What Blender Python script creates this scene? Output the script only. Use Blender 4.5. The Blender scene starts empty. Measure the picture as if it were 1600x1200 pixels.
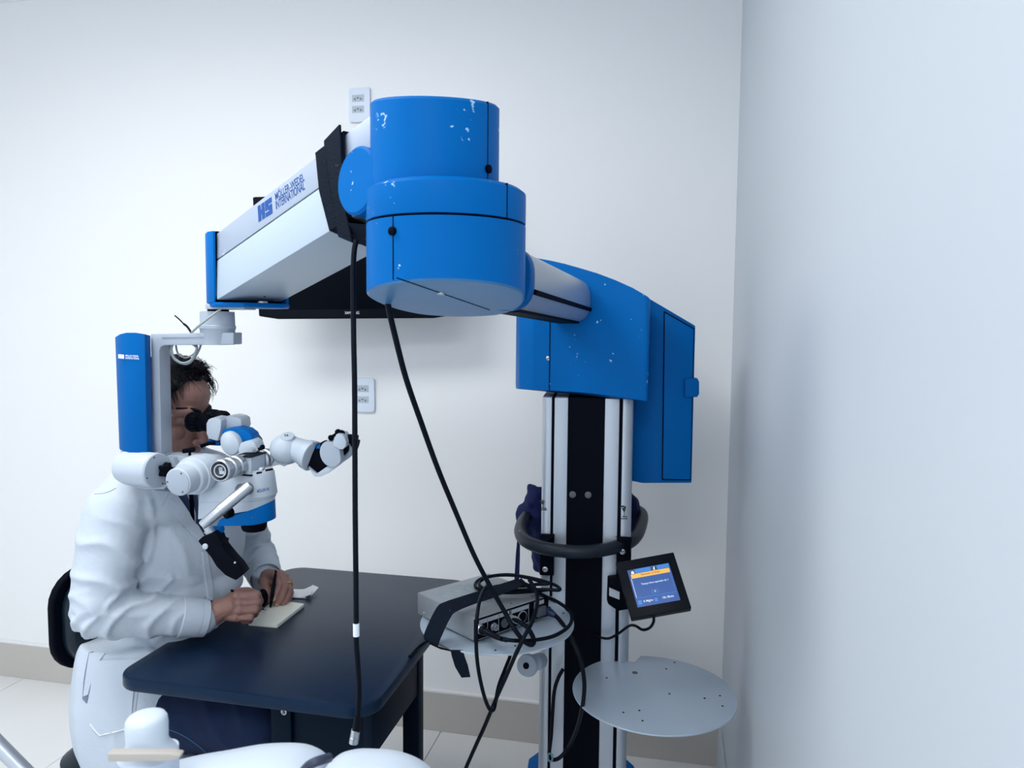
import bpy, bmesh, math, random
import numpy as np
from mathutils import Vector as V, Matrix as MX, noise
from mathutils.bvhtree import BVHTree

# ---------------------------------------------------------------- camera
sc = bpy.context.scene
FPX, EYE = 1150.0, 1.45
YAW, PIT, ROL = math.radians(12.07), math.radians(4.13), math.radians(0.5)
fwd = V((-math.sin(YAW) * math.cos(PIT), math.cos(YAW) * math.cos(PIT), -math.sin(PIT)))
r0 = V((math.cos(YAW), math.sin(YAW), 0))
u0 = r0.cross(fwd)
cr = r0 * math.cos(ROL) + u0 * math.sin(ROL)
cu = u0 * math.cos(ROL) - r0 * math.sin(ROL)
CAM = V((0, 0, EYE))
cam_d = bpy.data.cameras.new('camera')
cam_d.sensor_width = 36
cam_d.lens = 36 * FPX / 1600
cam_d.clip_start = 0.02
cam_d.dof.use_dof = True
cam_d.dof.focus_distance = 1.6
cam_d.dof.aperture_fstop = 9
cam = bpy.data.objects.new('camera', cam_d)
sc.collection.objects.link(cam)
cam.matrix_world = MX(((cr.x, cu.x, -fwd.x, CAM.x), (cr.y, cu.y, -fwd.y, CAM.y), (cr.z, cu.z, -fwd.z, CAM.z), (0, 0, 0, 1)))
sc.camera = cam

# ---------------------------------------------------------------- world, lights, exposure
w = bpy.data.worlds.new('world'); sc.world = w; w.use_nodes = True
w.node_tree.nodes['Background'].inputs[0].default_value = (0.78, 0.885, 1.0, 1)
w.node_tree.nodes['Background'].inputs[1].default_value = 1.05
sc.view_settings.view_transform = 'Standard'
sc.view_settings.look = 'None'
sc.view_settings.gamma = 1
sc.view_settings.use_curve_mapping = False
sc.view_settings.exposure = 0.42

def area(name, loc, sx, sy, power, col, rot=(0, 0, 0)):
    l = bpy.data.lights.new(name, 'AREA'); l.shape = 'RECTANGLE'; l.size = sx; l.size_y = sy
    l.energy = power; l.color = col
    o = bpy.data.objects.new(name, l); o.location = loc; o.rotation_euler = rot
    sc.collection.objects.link(o); return o
LIGHTS = [(-1.45, 0.90, 'over the seated person'), (-0.20, -0.65, 'above the camera')]
for (lx_, ly_, lw_), pw_, sp_ in zip(LIGHTS, (9.5, 8), (170, 170)):
    area('ceiling_lamp', (lx_, ly_, 2.66), 1.15, 0.6, pw_, (0.955, 0.98, 1.0)).data.spread = math.radians(sp_)

# ---------------------------------------------------------------- helpers
def at(px, py, d):
    return CAM + (fwd + cr * ((px - 800) / FPX) - cu * ((py - 600) / FPX)) * d
def onz(px, py, z):
    r = fwd + cr * ((px - 800) / FPX) - cu * ((py - 600) / FPX)
    return CAM + r * ((z - EYE) / r.z)
def ony(px, py, y):
    r = fwd + cr * ((px - 800) / FPX) - cu * ((py - 600) / FPX)
    return CAM + r * (y / r.y)
def ray(px, py):
    return (fwd + cr * ((px - 800) / FPX) - cu * ((py - 600) / FPX)).normalized()
UP = V((0, 0, 1))
RT = V((r0.x, r0.y, 0)).normalized()          # camera's right, level
FW = V((fwd.x, fwd.y, 0)).normalized()        # camera's forward, level

def catmull(pts, k=6, closed=False):
    pts = [V(p) for p in pts]; n = len(pts); out = []
    for i in range(n if closed else n - 1):
        if closed: a, b, c, d = pts[i - 1], pts[i], pts[(i + 1) % n], pts[(i + 2) % n]
        else: a, b, c, d = pts[max(i - 1, 0)], pts[i], pts[i + 1], pts[min(i + 2, n - 1)]
        for j in range(k):
            t = j / k
            out.append(0.5 * ((2 * b) + (c - a) * t + (2 * a - 5 * b + 4 * c - d) * t * t + (3 * b - a - 3 * c + d) * t ** 3))
    if not closed: out.append(pts[-1])
    return out

def frame(ax):
    ax = V(ax).normalized()
    h = V((0, 0, 1)) if abs(ax.z) < 0.9 else V((1, 0, 0))
    a = h.cross(ax).normalized(); b = ax.cross(a)
    return ax, a, b

class B:
    def __init__(s): s.bm = bmesh.new()
    def loft(s, rings, cap=True, closed=False):
        vs = [[s.bm.verts.new(p) for p in r] for r in rings]
        n = len(vs[0]); m = len(vs)
        for i in range(m if closed else m - 1):
            a, b = vs[i], vs[(i + 1) % m]
            for j in range(n):
                s.bm.faces.new((a[j], a[(j + 1) % n], b[(j + 1) % n], b[j]))
        if cap and not closed:
            s.bm.faces.new(list(reversed(vs[0]))); s.bm.faces.new(vs[-1])
        return s
    def prism(s, pts, vec):
        vec = V(vec); return s.loft([[V(p) for p in pts], [V(p) + vec for p in pts]])
    def box(s, o, a, b, c):
        o, a, b, c = V(o), V(a), V(b), V(c)
        return s.loft([[o, o + a, o + a + b, o + b], [o + c, o + a + c, o + a + b + c, o + b + c]])
    def boxc(s, c, a, b, d):
        a, b, d = V(a), V(b), V(d)
        return s.box(V(c) - a / 2 - b / 2 - d / 2, a, b, d)
    def tube(s, pts, r, n=10, closed=False, squash=None):
        pts = [V(p) for p in pts]; m = len(pts)
        rr = r if isinstance(r, (list, tuple)) else [r] * m
        tg = []
        for i in range(m):
            if closed: t = pts[(i + 1) % m] - pts[i - 1]
            else: t = pts[min(i + 1, m - 1)] - pts[max(i - 1, 0)]
            tg.append(t.normalized())
        _, a, _ = frame(tg[0]); rings = []
        for i in range(m):
            a = (a - tg[i] * a.dot(tg[i])).normalized(); b = tg[i].cross(a)
            rings.append([pts[i] + (a * math.cos(2 * math.pi * j / n) + b * math.sin(2 * math.pi * j / n)) * rr[i] for j in range(n)])
        return s.loft(rings, True, closed)
    def lathe(s, p, ax, prof, n=32, sx=1.0):
        ax, a, b = frame(ax); p = V(p)
        return s.loft([[p + ax * t + (a * math.cos(2 * math.pi * j / n) * sx + b * math.sin(2 * math.pi * j / n)) * max(r, 1e-4) for j in range(n)] for t, r in prof])
    def annulus(s, p, ax, prof, n=32):
        ax, a, b = frame(ax); p = V(p)
        return s.loft([[p + ax * t + (a * math.cos(2 * math.pi * j / n) + b * math.sin(2 * math.pi * j / n)) * r for j in range(n)] for t, r in prof], False, True)
    def cyl(s, p, q, r, r2=None, n=28, ch=0.0):
        p, q = V(p), V(q); L = (q - p).length; r2 = r if r2 is None else r2
        pr = [(0, r), (L, r2)] if not ch else [(0, r - ch), (ch, r), (L - ch, r2), (L, r2 - ch)]
        return s.lathe(p, q - p, pr, n)
    def ball(s, c, r, A=None, n=20):
        c = V(c); r = r if isinstance(r, (list, tuple)) else (r, r, r)
        A = A or (V((1, 0, 0)), V((0, 1, 0)), V((0, 0, 1)))
        rings = []
        for i in range(n // 2 + 1):
            th = math.pi * i / (n // 2); st = max(math.sin(th), 0.01)
            rings.append([c + A[0] * (r[0] * st * math.cos(2 * math.pi * j / n)) + A[1] * (r[1] * st * math.sin(2 * math.pi * j / n)) + A[2] * (-r[2] * math.cos(th)) for j in range(n)])
        return s.loft(rings)
    def chain(s, pr, n=14):
        """tapered limb: closed balls and frustums, merged later by a remesh"""
        for i, (p, r) in enumerate(pr):
            s.ball(p, r, n=n)
            if i: s.cyl(pr[i - 1][0], p, pr[i - 1][1], r, n=n)
        return s

ROOT = {}
def link(o, parent=None):
    sc.collection.objects.link(o)
    if parent is not None: o.parent = parent
    return o
def thing(name, label, cat, loc, group=None):
    o = bpy.data.objects.new(name, None); o.empty_display_size = 0.05
    sc.collection.objects.link(o); o.location = V(loc)
    o['label'] = label; o['category'] = cat
    if group: o['group'] = group
    ROOT[o] = V(loc); return o
def base_of(p):
    while p is not None and p not in ROOT: p = p.parent
    return ROOT[p] if p is not None else V((0, 0, 0))
def obj(name, b, mat, parent=None, bevel=0, seg=2, sharp=38, label=None, loc=None):
    bm = b.bm if isinstance(b, B) else b
    bmesh.ops.recalc_face_normals(bm, faces=bm.faces)
    if bevel:
        ed = [e for e in bm.edges if len(e.link_faces) == 2 and e.calc_face_angle(0) > math.radians(28)]
        bmesh.ops.bevel(bm, geom=ed, offset=bevel, segments=seg, profile=0.6, affect='EDGES', clamp_overlap=True)
    off = base_of(parent) if parent is not None else (V(loc) if loc is not None else V((0, 0, 0)))
    bm.transform(MX.Translation(-off))
    me = bpy.data.meshes.new(name); bm.to_mesh(me); bm.free()
    me.shade_smooth(); me.set_sharp_from_angle(angle=math.radians(sharp))
    me.materials.append(mat)
    o = bpy.data.objects.new(name, me); link(o, parent)
    if parent is None and loc is not None: o.location = off; ROOT[o] = off
    if label: o['label'] = label
    return o
def single(name, b, mat, label, cat, loc, group=None, **k):
    o = obj(name, b, mat, None, loc=loc, **k)
    o['label'] = label; o['category'] = cat
    if group: o['group'] = group
    return o
def struct(name, b, mat, parent=None, **k):
    o = obj(name, b, mat, parent, **k)
    if parent is None: o['kind'] = 'structure'
    return o
def remesh(b, voxel, smooth=4, fac=0.5):
    bmesh.ops.recalc_face_normals(b.bm, faces=b.bm.faces)
    me = bpy.data.meshes.new('tmp'); b.bm.to_mesh(me); b.bm.free()
    o = bpy.data.objects.new('tmp', me); sc.collection.objects.link(o)
    m = o.modifiers.new('r', 'REMESH'); m.mode = 'VOXEL'; m.voxel_size = voxel
    if smooth:
        m = o.modifiers.new('s', 'SMOOTH'); m.factor = fac; m.iterations = smooth
    bpy.context.view_layer.update()
    dg = bpy.context.evaluated_depsgraph_get()
    out = bpy.data.meshes.new_from_object(o.evaluated_get(dg))
    bpy.data.objects.remove(o); bpy.data.meshes.remove(me)
    return out
def mesh_obj(name, me, mat, parent):
    me.name = name
    me.transform(MX.Translation(-base_of(parent)))
    me.shade_smooth(); me.materials.clear(); me.materials.append(mat)
    return link(bpy.data.objects.new(name, me), parent)
def displace(me, fn):
    """move every vertex along its normal by fn(position)"""
    n = len(me.vertices); co = np.empty(n * 3, 'f'); no = np.empty(n * 3, 'f')
    me.vertices.foreach_get('co', co); me.vertex_normals.foreach_get('vector', no)
    co = co.reshape(-1, 3); no = no.reshape(-1, 3)
    d = np.array([fn(V(p), V(q)) for p, q in zip(co.tolist(), no.tolist())], 'f')
    co += no * d[:, None]
    me.vertices.foreach_set('co', co.ravel()); me.update()
def relax(me, it, f=0.5):
    n = len(me.vertices); co = np.empty(n * 3, 'f'); me.vertices.foreach_get('co', co); co = co.reshape(-1, 3)
    e = np.empty(len(me.edges) * 2, 'i'); me.edges.foreach_get('vertices', e); e = e.reshape(-1, 2)
    deg = np.bincount(e.ravel(), minlength=n)[:, None]
    for _ in range(it):
        acc = np.zeros_like(co); np.add.at(acc, e[:, 0], co[e[:, 1]]); np.add.at(acc, e[:, 1], co[e[:, 0]])
        co = co * (1 - f) + acc / deg * f
    me.vertices.foreach_set('co', co.ravel().astype('f')); me.update()
def text(name, s, p, vx, vy, mat, parent, nrm, lift=0.0006, thick=0.0004, label=None, bold=0.0):
    """lettering stretched to the box p, p+vx, p+vy"""
    cu_ = bpy.data.curves.new('t', 'FONT'); cu_.body = s; cu_.size = 1; cu_.offset = bold; cu_.resolution_u = 3
    o = bpy.data.objects.new('t', cu_); sc.collection.objects.link(o)
    bpy.context.view_layer.update()
    me = bpy.data.meshes.new_from_object(o.evaluated_get(bpy.context.evaluated_depsgraph_get()))
    bpy.data.objects.remove(o)
    xs = [v.co.x for v in me.vertices]; ys = [v.co.y for v in me.vertices]
    x0, x1, y0, y1 = min(xs), max(xs), min(ys), max(ys); nrm = V(nrm).normalized()
    off = base_of(parent)
    for v in me.vertices:
        v.co = V(p) + V(vx) * ((v.co.x - x0) / (x1 - x0)) + V(vy) * ((v.co.y - y0) / (y1 - y0)) + nrm * lift - off
    me.name = name; me.materials.append(mat)
    o = link(bpy.data.objects.new(name, me), parent)
    if label: o['label'] = label
    return o

# ---------------------------------------------------------------- materials
def mat(name, col, rough=0.5, metal=0.0, var=0.0, vs=6.0, bump=0.0, bs=60.0, spec=0.5, emit=None, sss=0.0, wear=None, coat=0.0, stretch=None, tint=None):
    m = bpy.data.materials.new(name); m.use_nodes = True
    nt = m.node_tree; p = nt.nodes['Principled BSDF']
    p.inputs['Base Color'].default_value = (*col, 1); p.inputs['Roughness'].default_value = rough
    p.inputs['Metallic'].default_value = metal; p.inputs['Specular IOR Level'].default_value = spec
    if tint: p.inputs['Specular Tint'].default_value = (*tint, 1)
    if coat: p.inputs['Coat Weight'].default_value = coat
    if sss:
        p.inputs['Subsurface Weight'].default_value = sss; p.inputs['Subsurface Scale'].default_value = 0.01
        p.inputs['Subsurface Radius'].default_value = (1, 0.35, 0.2)
    if emit:
        p.inputs['Emission Color'].default_value = (*emit[0], 1); p.inputs['Emission Strength'].default_value = emit[1]
    tc = nt.nodes.new('ShaderNodeTexCoord'); src = tc.outputs['Object']
    if stretch:
        mp = nt.nodes.new('ShaderNodeMapping'); mp.inputs['Scale'].default_value = stretch
        nt.links.new(src, mp.inputs[0]); src = mp.outputs[0]
    def nz(scale, detail=4):
        n = nt.nodes.new('ShaderNodeTexNoise'); n.inputs['Scale'].default_value = scale; n.inputs['Detail'].default_value = detail
        nt.links.new(src, n.inputs['Vector']); return n
    last = None
    if var:
        n = nz(vs); r = nt.nodes.new('ShaderNodeMix'); r.data_type = 'RGBA'
        r.inputs[6].default_value = (*[c * (1 - var) for c in col], 1); r.inputs[7].default_value = (*[min(1, c * (1 + var)) for c in col], 1)
        nt.links.new(n.outputs['Fac'], r.inputs[0]); last = r.outputs[2]
    if wear:
        wc, ws, lo, hi = wear
        n = nz(ws, 6); n2 = nz(ws * 0.17, 2); mul = nt.nodes.new('ShaderNodeMath'); mul.operation = 'MULTIPLY'
        nt.links.new(n.outputs['Fac'], mul.inputs[0]); nt.links.new(n2.outputs['Fac'], mul.inputs[1])
        cr_ = nt.nodes.new('ShaderNodeMapRange'); cr_.inputs[1].default_value = lo; cr_.inputs[2].default_value = hi
        nt.links.new(mul.outputs[0], cr_.inputs[0])
        r = nt.nodes.new('ShaderNodeMix'); r.data_type = 'RGBA'; r.inputs[6].default_value = (*col, 1); r.inputs[7].default_value = (*wc, 1)
        if last: nt.links.new(last, r.inputs[6])
        nt.links.new(cr_.outputs[0], r.inputs[0]); last = r.outputs[2]
    if last: nt.links.new(last, p.inputs['Base Color'])
    if bump:
        n = nz(bs, 5); bp = nt.nodes.new('ShaderNodeBump'); bp.inputs['Strength'].default_value = bump; bp.inputs['Distance'].default_value = 0.004
        nt.links.new(n.outputs['Fac'], bp.inputs['Height']); nt.links.new(bp.outputs[0], p.inputs['Normal'])
    return m
WALL = mat('wall_paint', (0.86, 0.865, 0.87), 0.5, var=0.012, vs=1.5, bump=0.25, bs=5)
WALLR = mat('wall_paint_dimmed', (0.57, 0.615, 0.66), 0.45, var=0.01, vs=2, bump=0.2, bs=5)  # wall paint darkened and blued to balance the light on the right wall
TILE = mat('floor_tile', (0.76, 0.76, 0.755), 0.3, var=0.04, vs=3)
GROUT = mat('grout', (0.66, 0.65, 0.64), 0.8)
BASEB = mat('baseboard_tile', (0.52, 0.49, 0.455), 0.35, var=0.05, vs=6)
WHITEP = mat('white_plastic', (0.47, 0.53, 0.60), 0.4, spec=0.3)
SOCK = mat('socket_plastic', (0.70, 0.77, 0.88), 0.4)
DKGREY = mat('dark_grey', (0.08, 0.09, 0.11), 0.5)
BLUE = mat('blue_enamel', (0.0, 0.118, 0.40), 0.42, var=0.06, vs=5, wear=((0.40, 0.58, 0.72), 95, 0.415, 0.45), spec=0.06)
BLUED = mat('blue_enamel_plain', (0.0, 0.098, 0.335), 0.42, var=0.05, spec=0.06)
BLUEU = mat('blue_bounce_lit', (0.035, 0.17, 0.37), 0.4, var=0.2, vs=7)  # hub blue lightened, floor bounce light put into the colour
BLUELOGO = mat('blue_print', (0.0, 0.065, 0.30), 0.5)
ALU = mat('aluminium', (0.44, 0.48, 0.54), 0.36, 0.6, var=0.04, vs=8, stretch=(40, 40, 1))
ALUP = mat('grey_plate', (0.42, 0.50, 0.59), 0.38, 0.2, var=0.08, vs=9)
STEEL = mat('steel', (0.50, 0.53, 0.57), 0.34, 0.85)
ARMG = mat('arm_grey', (0.36, 0.42, 0.52), 0.42, 0.1, var=0.04, wear=((0.75, 0.8, 0.86), 30, 0.34, 0.42))
ARMW = mat('arm_white', (0.42, 0.50, 0.58), 0.4, spec=0.3)
GREYP = mat('grey_plastic', (0.37, 0.42, 0.49), 0.45, spec=0.3)
BLACK = mat('black_plastic', (0.002, 0.0035, 0.008), 0.4, spec=0.10)
BLACKM = mat('black_matt', (0.0012, 0.0022, 0.006), 0.6, spec=0.05)
RUBBER = mat('cable_rubber', (0.002, 0.004, 0.009), 0.45, spec=0.10)
STRAP = mat('strap_fabric', (0.005, 0.009, 0.018), 0.85, bump=0.6, bs=300, wear=((0.10, 0.12, 0.16), 300, 0.43, 0.50), spec=0.08)
TABLE = mat('table_laminate', (0.0025, 0.010, 0.030), 0.33, var=0.25, vs=12, bump=0.05, bs=30, spec=0.26, tint=(.42, .70, 1.0))
TABLEL = mat('table_leg', (0.0015, 0.004, 0.011), 0.45, spec=0.12, tint=(.4, .7, 1.0))
TVM = mat('tv_gloss', (0.0008, 0.002, 0.005), 0.3, spec=0.05)
COATM = mat('coat_cotton', (0.49, 0.545, 0.615), 0.85, bump=0.25, bs=120, spec=0.2)
SKIN = mat('skin', (0.30, 0.155, 0.125), 0.55, var=0.14, vs=45, bump=0.15, bs=220, sss=0.12)
NAIL = mat('nail', (0.42, 0.24, 0.20), 0.3)
HAIR = mat('hair', (0.003, 0.004, 0.008), 0.5, spec=0.2)
JEANS = mat('denim', (0.004, 0.012, 0.042), 0.85, var=0.3, vs=30, bump=0.2, bs=250, spec=0.2)
THREAD = mat('denim_thread', (0.03, 0.10, 0.22), 0.8)
NAVY = mat('navy_fabric', (0.002, 0.008, 0.06), 0.75, var=0.3, vs=20, bump=0.3, bs=80, spec=0.25)
SHIRT = mat('shirt_fabric', (0.03, 0.045, 0.10), 0.85)
SHIRTW = mat('shirt_stripe', (0.40, 0.45, 0.55), 0.85)
CHAIRM = mat('black_vinyl', (0.002, 0.009, 0.018), 0.3, spec=0.25)
PAD = mat('pad_silicone', (0.80, 0.80, 0.70), 0.45, var=0.03)
PAPER = mat('paper', (0.84, 0.85, 0.86), 0.8)
GOLD = mat('gold', (0.75, 0.52, 0.25), 0.25, 0.9)
HOUSE = mat('housing_white', (0.55, 0.62, 0.70), 0.4, spec=0.3)
BEIGE = mat('beige_plastic', (0.40, 0.365, 0.33), 0.5)
PRINTW = mat('white_print', (0.80, 0.86, 0.95), 0.6)
PRINTK = mat('black_print', (0.01, 0.01, 0.015), 0.6)
SCRB = mat('screen_blue', (0.01, 0.03, 0.12), 0.3, emit=((0.012, 0.085, 0.33), 0.55))
SCRL = mat('screen_light_blue', (0.02, 0.1, 0.3), 0.3, emit=((0.02, 0.20, 0.60), 0.55))
SCRO = mat('screen_orange', (0.4, 0.2, 0.02), 0.3, emit=((0.85, 0.42, 0.08), 0.65))
SCRW = mat('screen_text', (0.4, 0.45, 0.5), 0.3, emit=((0.55, 0.68, 0.9), 0.6))
SCRD = mat('screen_dark', (0.02, 0.02, 0.03), 0.3, emit=((0.02, 0.03, 0.07), 0.8))
EMIT = mat('lamp_diffuser', (0.9, 0.9, 0.9), 0.5, emit=((1.0, 0.99, 0.97), 6))
GLASS = mat('lens_glass', (0.01, 0.012, 0.02), 0.05)
EYEW = mat('eye_white', (0.6, 0.6, 0.6), 0.2)
EYEK = mat('eye_iris', (0.02, 0.012, 0.008), 0.1)

# ---------------------------------------------------------------- room
wl = ony(572, 1125.5, 1.0)                        # a floor point under the back wall fixes its distance
k_ = onz(572, 1125.5, 0.0); YW = k_.y             # back wall plane y
XR = onz(1124, 1192, 0.0).x                       # right wall plane x
XL, YF, ZC = -3.4, -0.80, 2.7
struct('wall_back', B().box((XL - .1, YW, 0), (XR - XL + .2, 0, 0), (0, .12, 0), (0, 0, ZC)), WALL)
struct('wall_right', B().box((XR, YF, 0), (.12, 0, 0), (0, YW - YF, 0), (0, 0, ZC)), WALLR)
struct('wall_left', B().box((XL - .12, YF, 0), (.12, 0, 0), (0, YW - YF, 0), (0, 0, ZC)), WALL)
struct('ceiling', B().box((XL - .12, YF, ZC), (XR - XL + .24, 0, 0), (0, YW - YF + .12, 0), (0, 0, .1)), WALL)
fl = struct('floor', B().box((XL - .12, YF, -.06), (XR - XL + .24, 0, 0), (0, YW - YF + .12, 0), (0, 0, .055)), GROUT)
ROOT[fl] = V((0, 0, 0))
xj = onz(672, 1172, 0).x; T = 0.60
tile_me = None
i0 = int(math.floor((XL - xj) / T)); i1 = int(math.ceil((XR - xj) / T))
yj = YW - 0.012 - 0.58
rows = [(YW - 0.58, YW)] + [(YW - 0.58 - T * (k + 1), YW - 0.58 - T * k) for k in range(7)]
for i in range(i0, i1):
    for y0, y1 in rows:
        a, b_ = max(xj + i * T, XL), min(xj + (i + 1) * T, XR)
        if b_ - a < .02 or y1 < YF + .05: continue
        y0c = max(y0, YF)
        g = .0012
        obj('tile', B().box((a + g, y0c + g, -.006), (b_ - a - 2 * g, 0, 0), (0, y1 - y0c - 2 * g, 0), (0, 0, .006)), TILE, fl, bevel=.0008, seg=1)
zb = onz(748, 1086, 0); 
BT = .012
ztop = ony(748, 1086.5, YW - BT).z
bb = struct('baseboard_back', B().box((XL, YW - BT, 0), (XR - XL, 0, 0), (0, BT, 0), (0, 0, ztop - .010)), BASEB, bevel=.001, seg=1)
ROOT[bb] = V((0, 0, 0))
obj('cap_strip', B().box((XL, YW - BT - .001, ztop - .010), (XR - XL, 0, 0), (0, BT + .001, 0), (0, 0, .010)), mat('cap_white', (.82, .82, .82), .4), bb, bevel=.003)
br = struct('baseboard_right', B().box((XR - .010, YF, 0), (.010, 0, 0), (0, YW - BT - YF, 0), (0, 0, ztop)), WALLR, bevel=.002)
for lx, ly, where in LIGHTS:
    t = thing('ceiling_light', 'oblong white ceiling panel lamp ' + where, 'lamp', (lx, ly, ZC))
    obj('frame', B().boxc((lx, ly, ZC - .012), (1.21, 0, 0), (0, .66, 0), (0, 0, .024)), WHITEP, t, bevel=.004)
    obj('diffuser', B().boxc((lx, ly, ZC - .027), (1.15, 0, 0), (0, .60, 0), (0, 0, .006)), EMIT, t)

# sockets on the back wall
def socket(px, py, wpx, hpx, label):
    c = ony(px, py, YW); s = c.y * 1.0
    sx = (ony(px + wpx / 2, py, YW) - ony(px - wpx / 2, py, YW)).x
    sz = (ony(px, py - hpx / 2, YW) - ony(px, py + hpx / 2, YW)).z
    t = thing('wall_socket', label, 'socket', c, 'double wall sockets on the back wall')
    pts = []
    rr = .010
    for cx, cz, a0 in ((1, 1, 0), (-1, 1, 90), (-1, -1, 180), (1, -1, 270)):
        for k in range(5):
            a = math.radians(a0 + k * 22.5)
            pts.append(c + V((cx * (sx / 2 - rr) + rr * math.cos(a), -.0005, cz * (sz / 2 - rr) + rr * math.sin(a))))
    obj('plate', B().prism(pts, (0, -.010, 0)), SOCK, t, bevel=.003)
    for q in (.19 * sz, -.13 * sz):
        m = c + V((-.004, -.0105, q))
        o = obj('outlet', B().boxc(m, (sx * .56, 0, 0), (0, .003, 0), (0, 0, sz * .20)), WHITEP, t, bevel=.0012)
        hb = []
        for k in range(13):
            a = math.pi * (0.04 + .92 * k / 12); hb.append(m + V((sx * .23 * math.cos(a), -.0018, sz * .10 * math.sin(a) - .007)))
        for k in range(12, -1, -1):
            a = math.pi * (0.04 + .92 * k / 12); hb.append(m + V((sx * .19 * math.cos(a), -.0018, sz * .07 * math.sin(a) - .007)))
        obj('recess', B().prism(hb, (0, .0012, 0)), GREYP, o)
        for h, hz in ((-1, -.004), (0, .0), (1, -.004)):
            obj('pin_hole', B().cyl(m + V((h * sx * .13, -.0021, hz)), m + V((h * sx * .13, -.001, hz)), .0028, n=10), DKGREY, o)
socket(563, 165, 33, 54, 'upper white double wall socket just behind the blue swivel hub')
socket(570, 617, 33, 53, 'lower white double wall socket beside the hanging black cable')

# television on the back wall
tl, trr, brr, bl = at(392, 307, 2.33), at(712, 300, 2.26), at(707, 492, 2.34), at(406, 495, 2.42)
cx_ = (tl + trr + brr + bl) / 4
tv = thing('television', 'black flat television tilted down on the back wall under the spring arm', 'television', cx_)
ex = (trr - tl + brr - bl) / 2; ez = (tl - bl + trr - brr) / 2
nx = ex.cross(ez).normalized()
if nx.dot(CAM - cx_) < 0: nx = -nx
bl, brr, tl, trr = cx_ - ex / 2 - ez / 2, cx_ + ex / 2 - ez / 2, cx_ - ex / 2 + ez / 2, cx_ + ex / 2 + ez / 2
def inset(m): 
    x, z = ex.normalized() * m, ez.normalized() * m
    return [bl + x + z, brr - x + z, trr - x - z, tl + x - z]
low = ez.normalized() * -.010
hull = [bl, bl + ex * .10 + low, brr - ex * .10 + low, brr, trr, tl]
obj('casing', B().prism(hull, nx * -.045), BLACK, tv, bevel=.006)
obj('screen', B().prism(inset(.022), nx * .0015), TVM, tv)
obj('wall_bracket', B().box(cx_ - ex * .12 - nx * .04 - ez * .2, ex * .24, V((0, YW - cx_.y - (ez * -.2).y - .035, 0)), ez * .4), BLACKM, tv)
pz = bl + ex * .452 + ez.normalized() * .006
text('lettering', 'SAMSUNG', pz, ex * .073, ez.normalized() * .0085, PRINTW, tv, nx, lift=.0018, label='small white brand lettering')
# ---------------------------------------------------------------- microscope stand
cf = at(911, 1000, 1.87); CF = V((cf.x, cf.y, 0))
cn = V((CAM.x - CF.x, CAM.y - CF.y, 0)).normalized()       # column faces the camera
cx = UP.cross(cn).normalized()                             # column's right
def col(u, n, z): return CF + cx * u + cn * n + UP * z
st = thing('microscope_stand', 'blue and silver floor stand with column, jointed arms and trays', 'stand', CF)
ZT, ZB = 1.285, 0.20
def profile(u0_, u1_, left):
    D, r = .20, .020
    a, b_ = (u0_, u1_)
    pts = []
    if left:
        pts = [(b_, 0)] + [(a + r - r * math.sin(t), -r + r * math.cos(t)) for t in [math.pi / 2 * k / 6 for k in range(7)]] + [(a, -D), (b_, -D)]
    else:
        pts = [(a, 0)] + [(b_ - r + r * math.sin(t), -r + r * math.cos(t)) for t in [math.pi / 2 * k / 6 for k in range(7)]] + [(b_, -D), (a, -D)]
    return [col(u, n, ZB) for u, n in pts]
obj('column_profile', B().prism(profile(-.111, -.0865, True), UP * (ZT - ZB)), ALU, st, bevel=.0015)
obj('column_profile', B().box(col(-.080, 0, ZB), cx * .034, cn * -.2, UP * (ZT - ZB)), ALU, st, bevel=.003)
obj('column_profile', B().box(col(.045, 0, ZB), cx * .036, cn * -.2, UP * (ZT - ZB)), ALU, st, bevel=.003)
obj('column_profile', B().prism(profile(.089, .116, False), UP * (ZT - ZB)), ALU, st, bevel=.0015)
for u in (-.0865, .081):
    obj('groove', B().box(col(u, -.006, ZB), cx * .0075, cn * -.18, UP * (ZT - ZB)), BLACKM, st)
obj('column_panel', B().box(col(-.046, -.004, ZB), cx * .091, cn * -.19, UP * (ZT - ZB)), BLACKM, st)
for px in (895, 919):
    p = at(px, 770, 1.87); u = (p - CF).dot(cx)
    obj('button_cap', B().lathe(col(u, -.004, p.z), cn, [(0, .0085), (.002, .0085), (.003, .006)], 20), DKGREY, st)
base = []
for sx_, sz_ in ((-.150, .03), (-.118, .055), (.118, .055), (.150, .03), (.15, -.2), (.118, -.25), (-.118, -.25), (-.15, -.2)):
    base.append(col(sx_, sz_, 0.06))
obj('base_cover', B().prism(base, UP * .165), BLUE, st, bevel=.006)
obj('base_plate', B().box(col(-.16, .07, .05), cx * .32, cn * -.36, UP * .03), BLUED, st, bevel=.008)
for u, n in ((-.13, .04), (.13, .04), (-.13, -.26), (.13, -.26)):
    obj('castor', B().cyl(col(u - .012, n, .027), col(u + .012, n, .027), .027, ch=.004), BLACKM, st)

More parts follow.
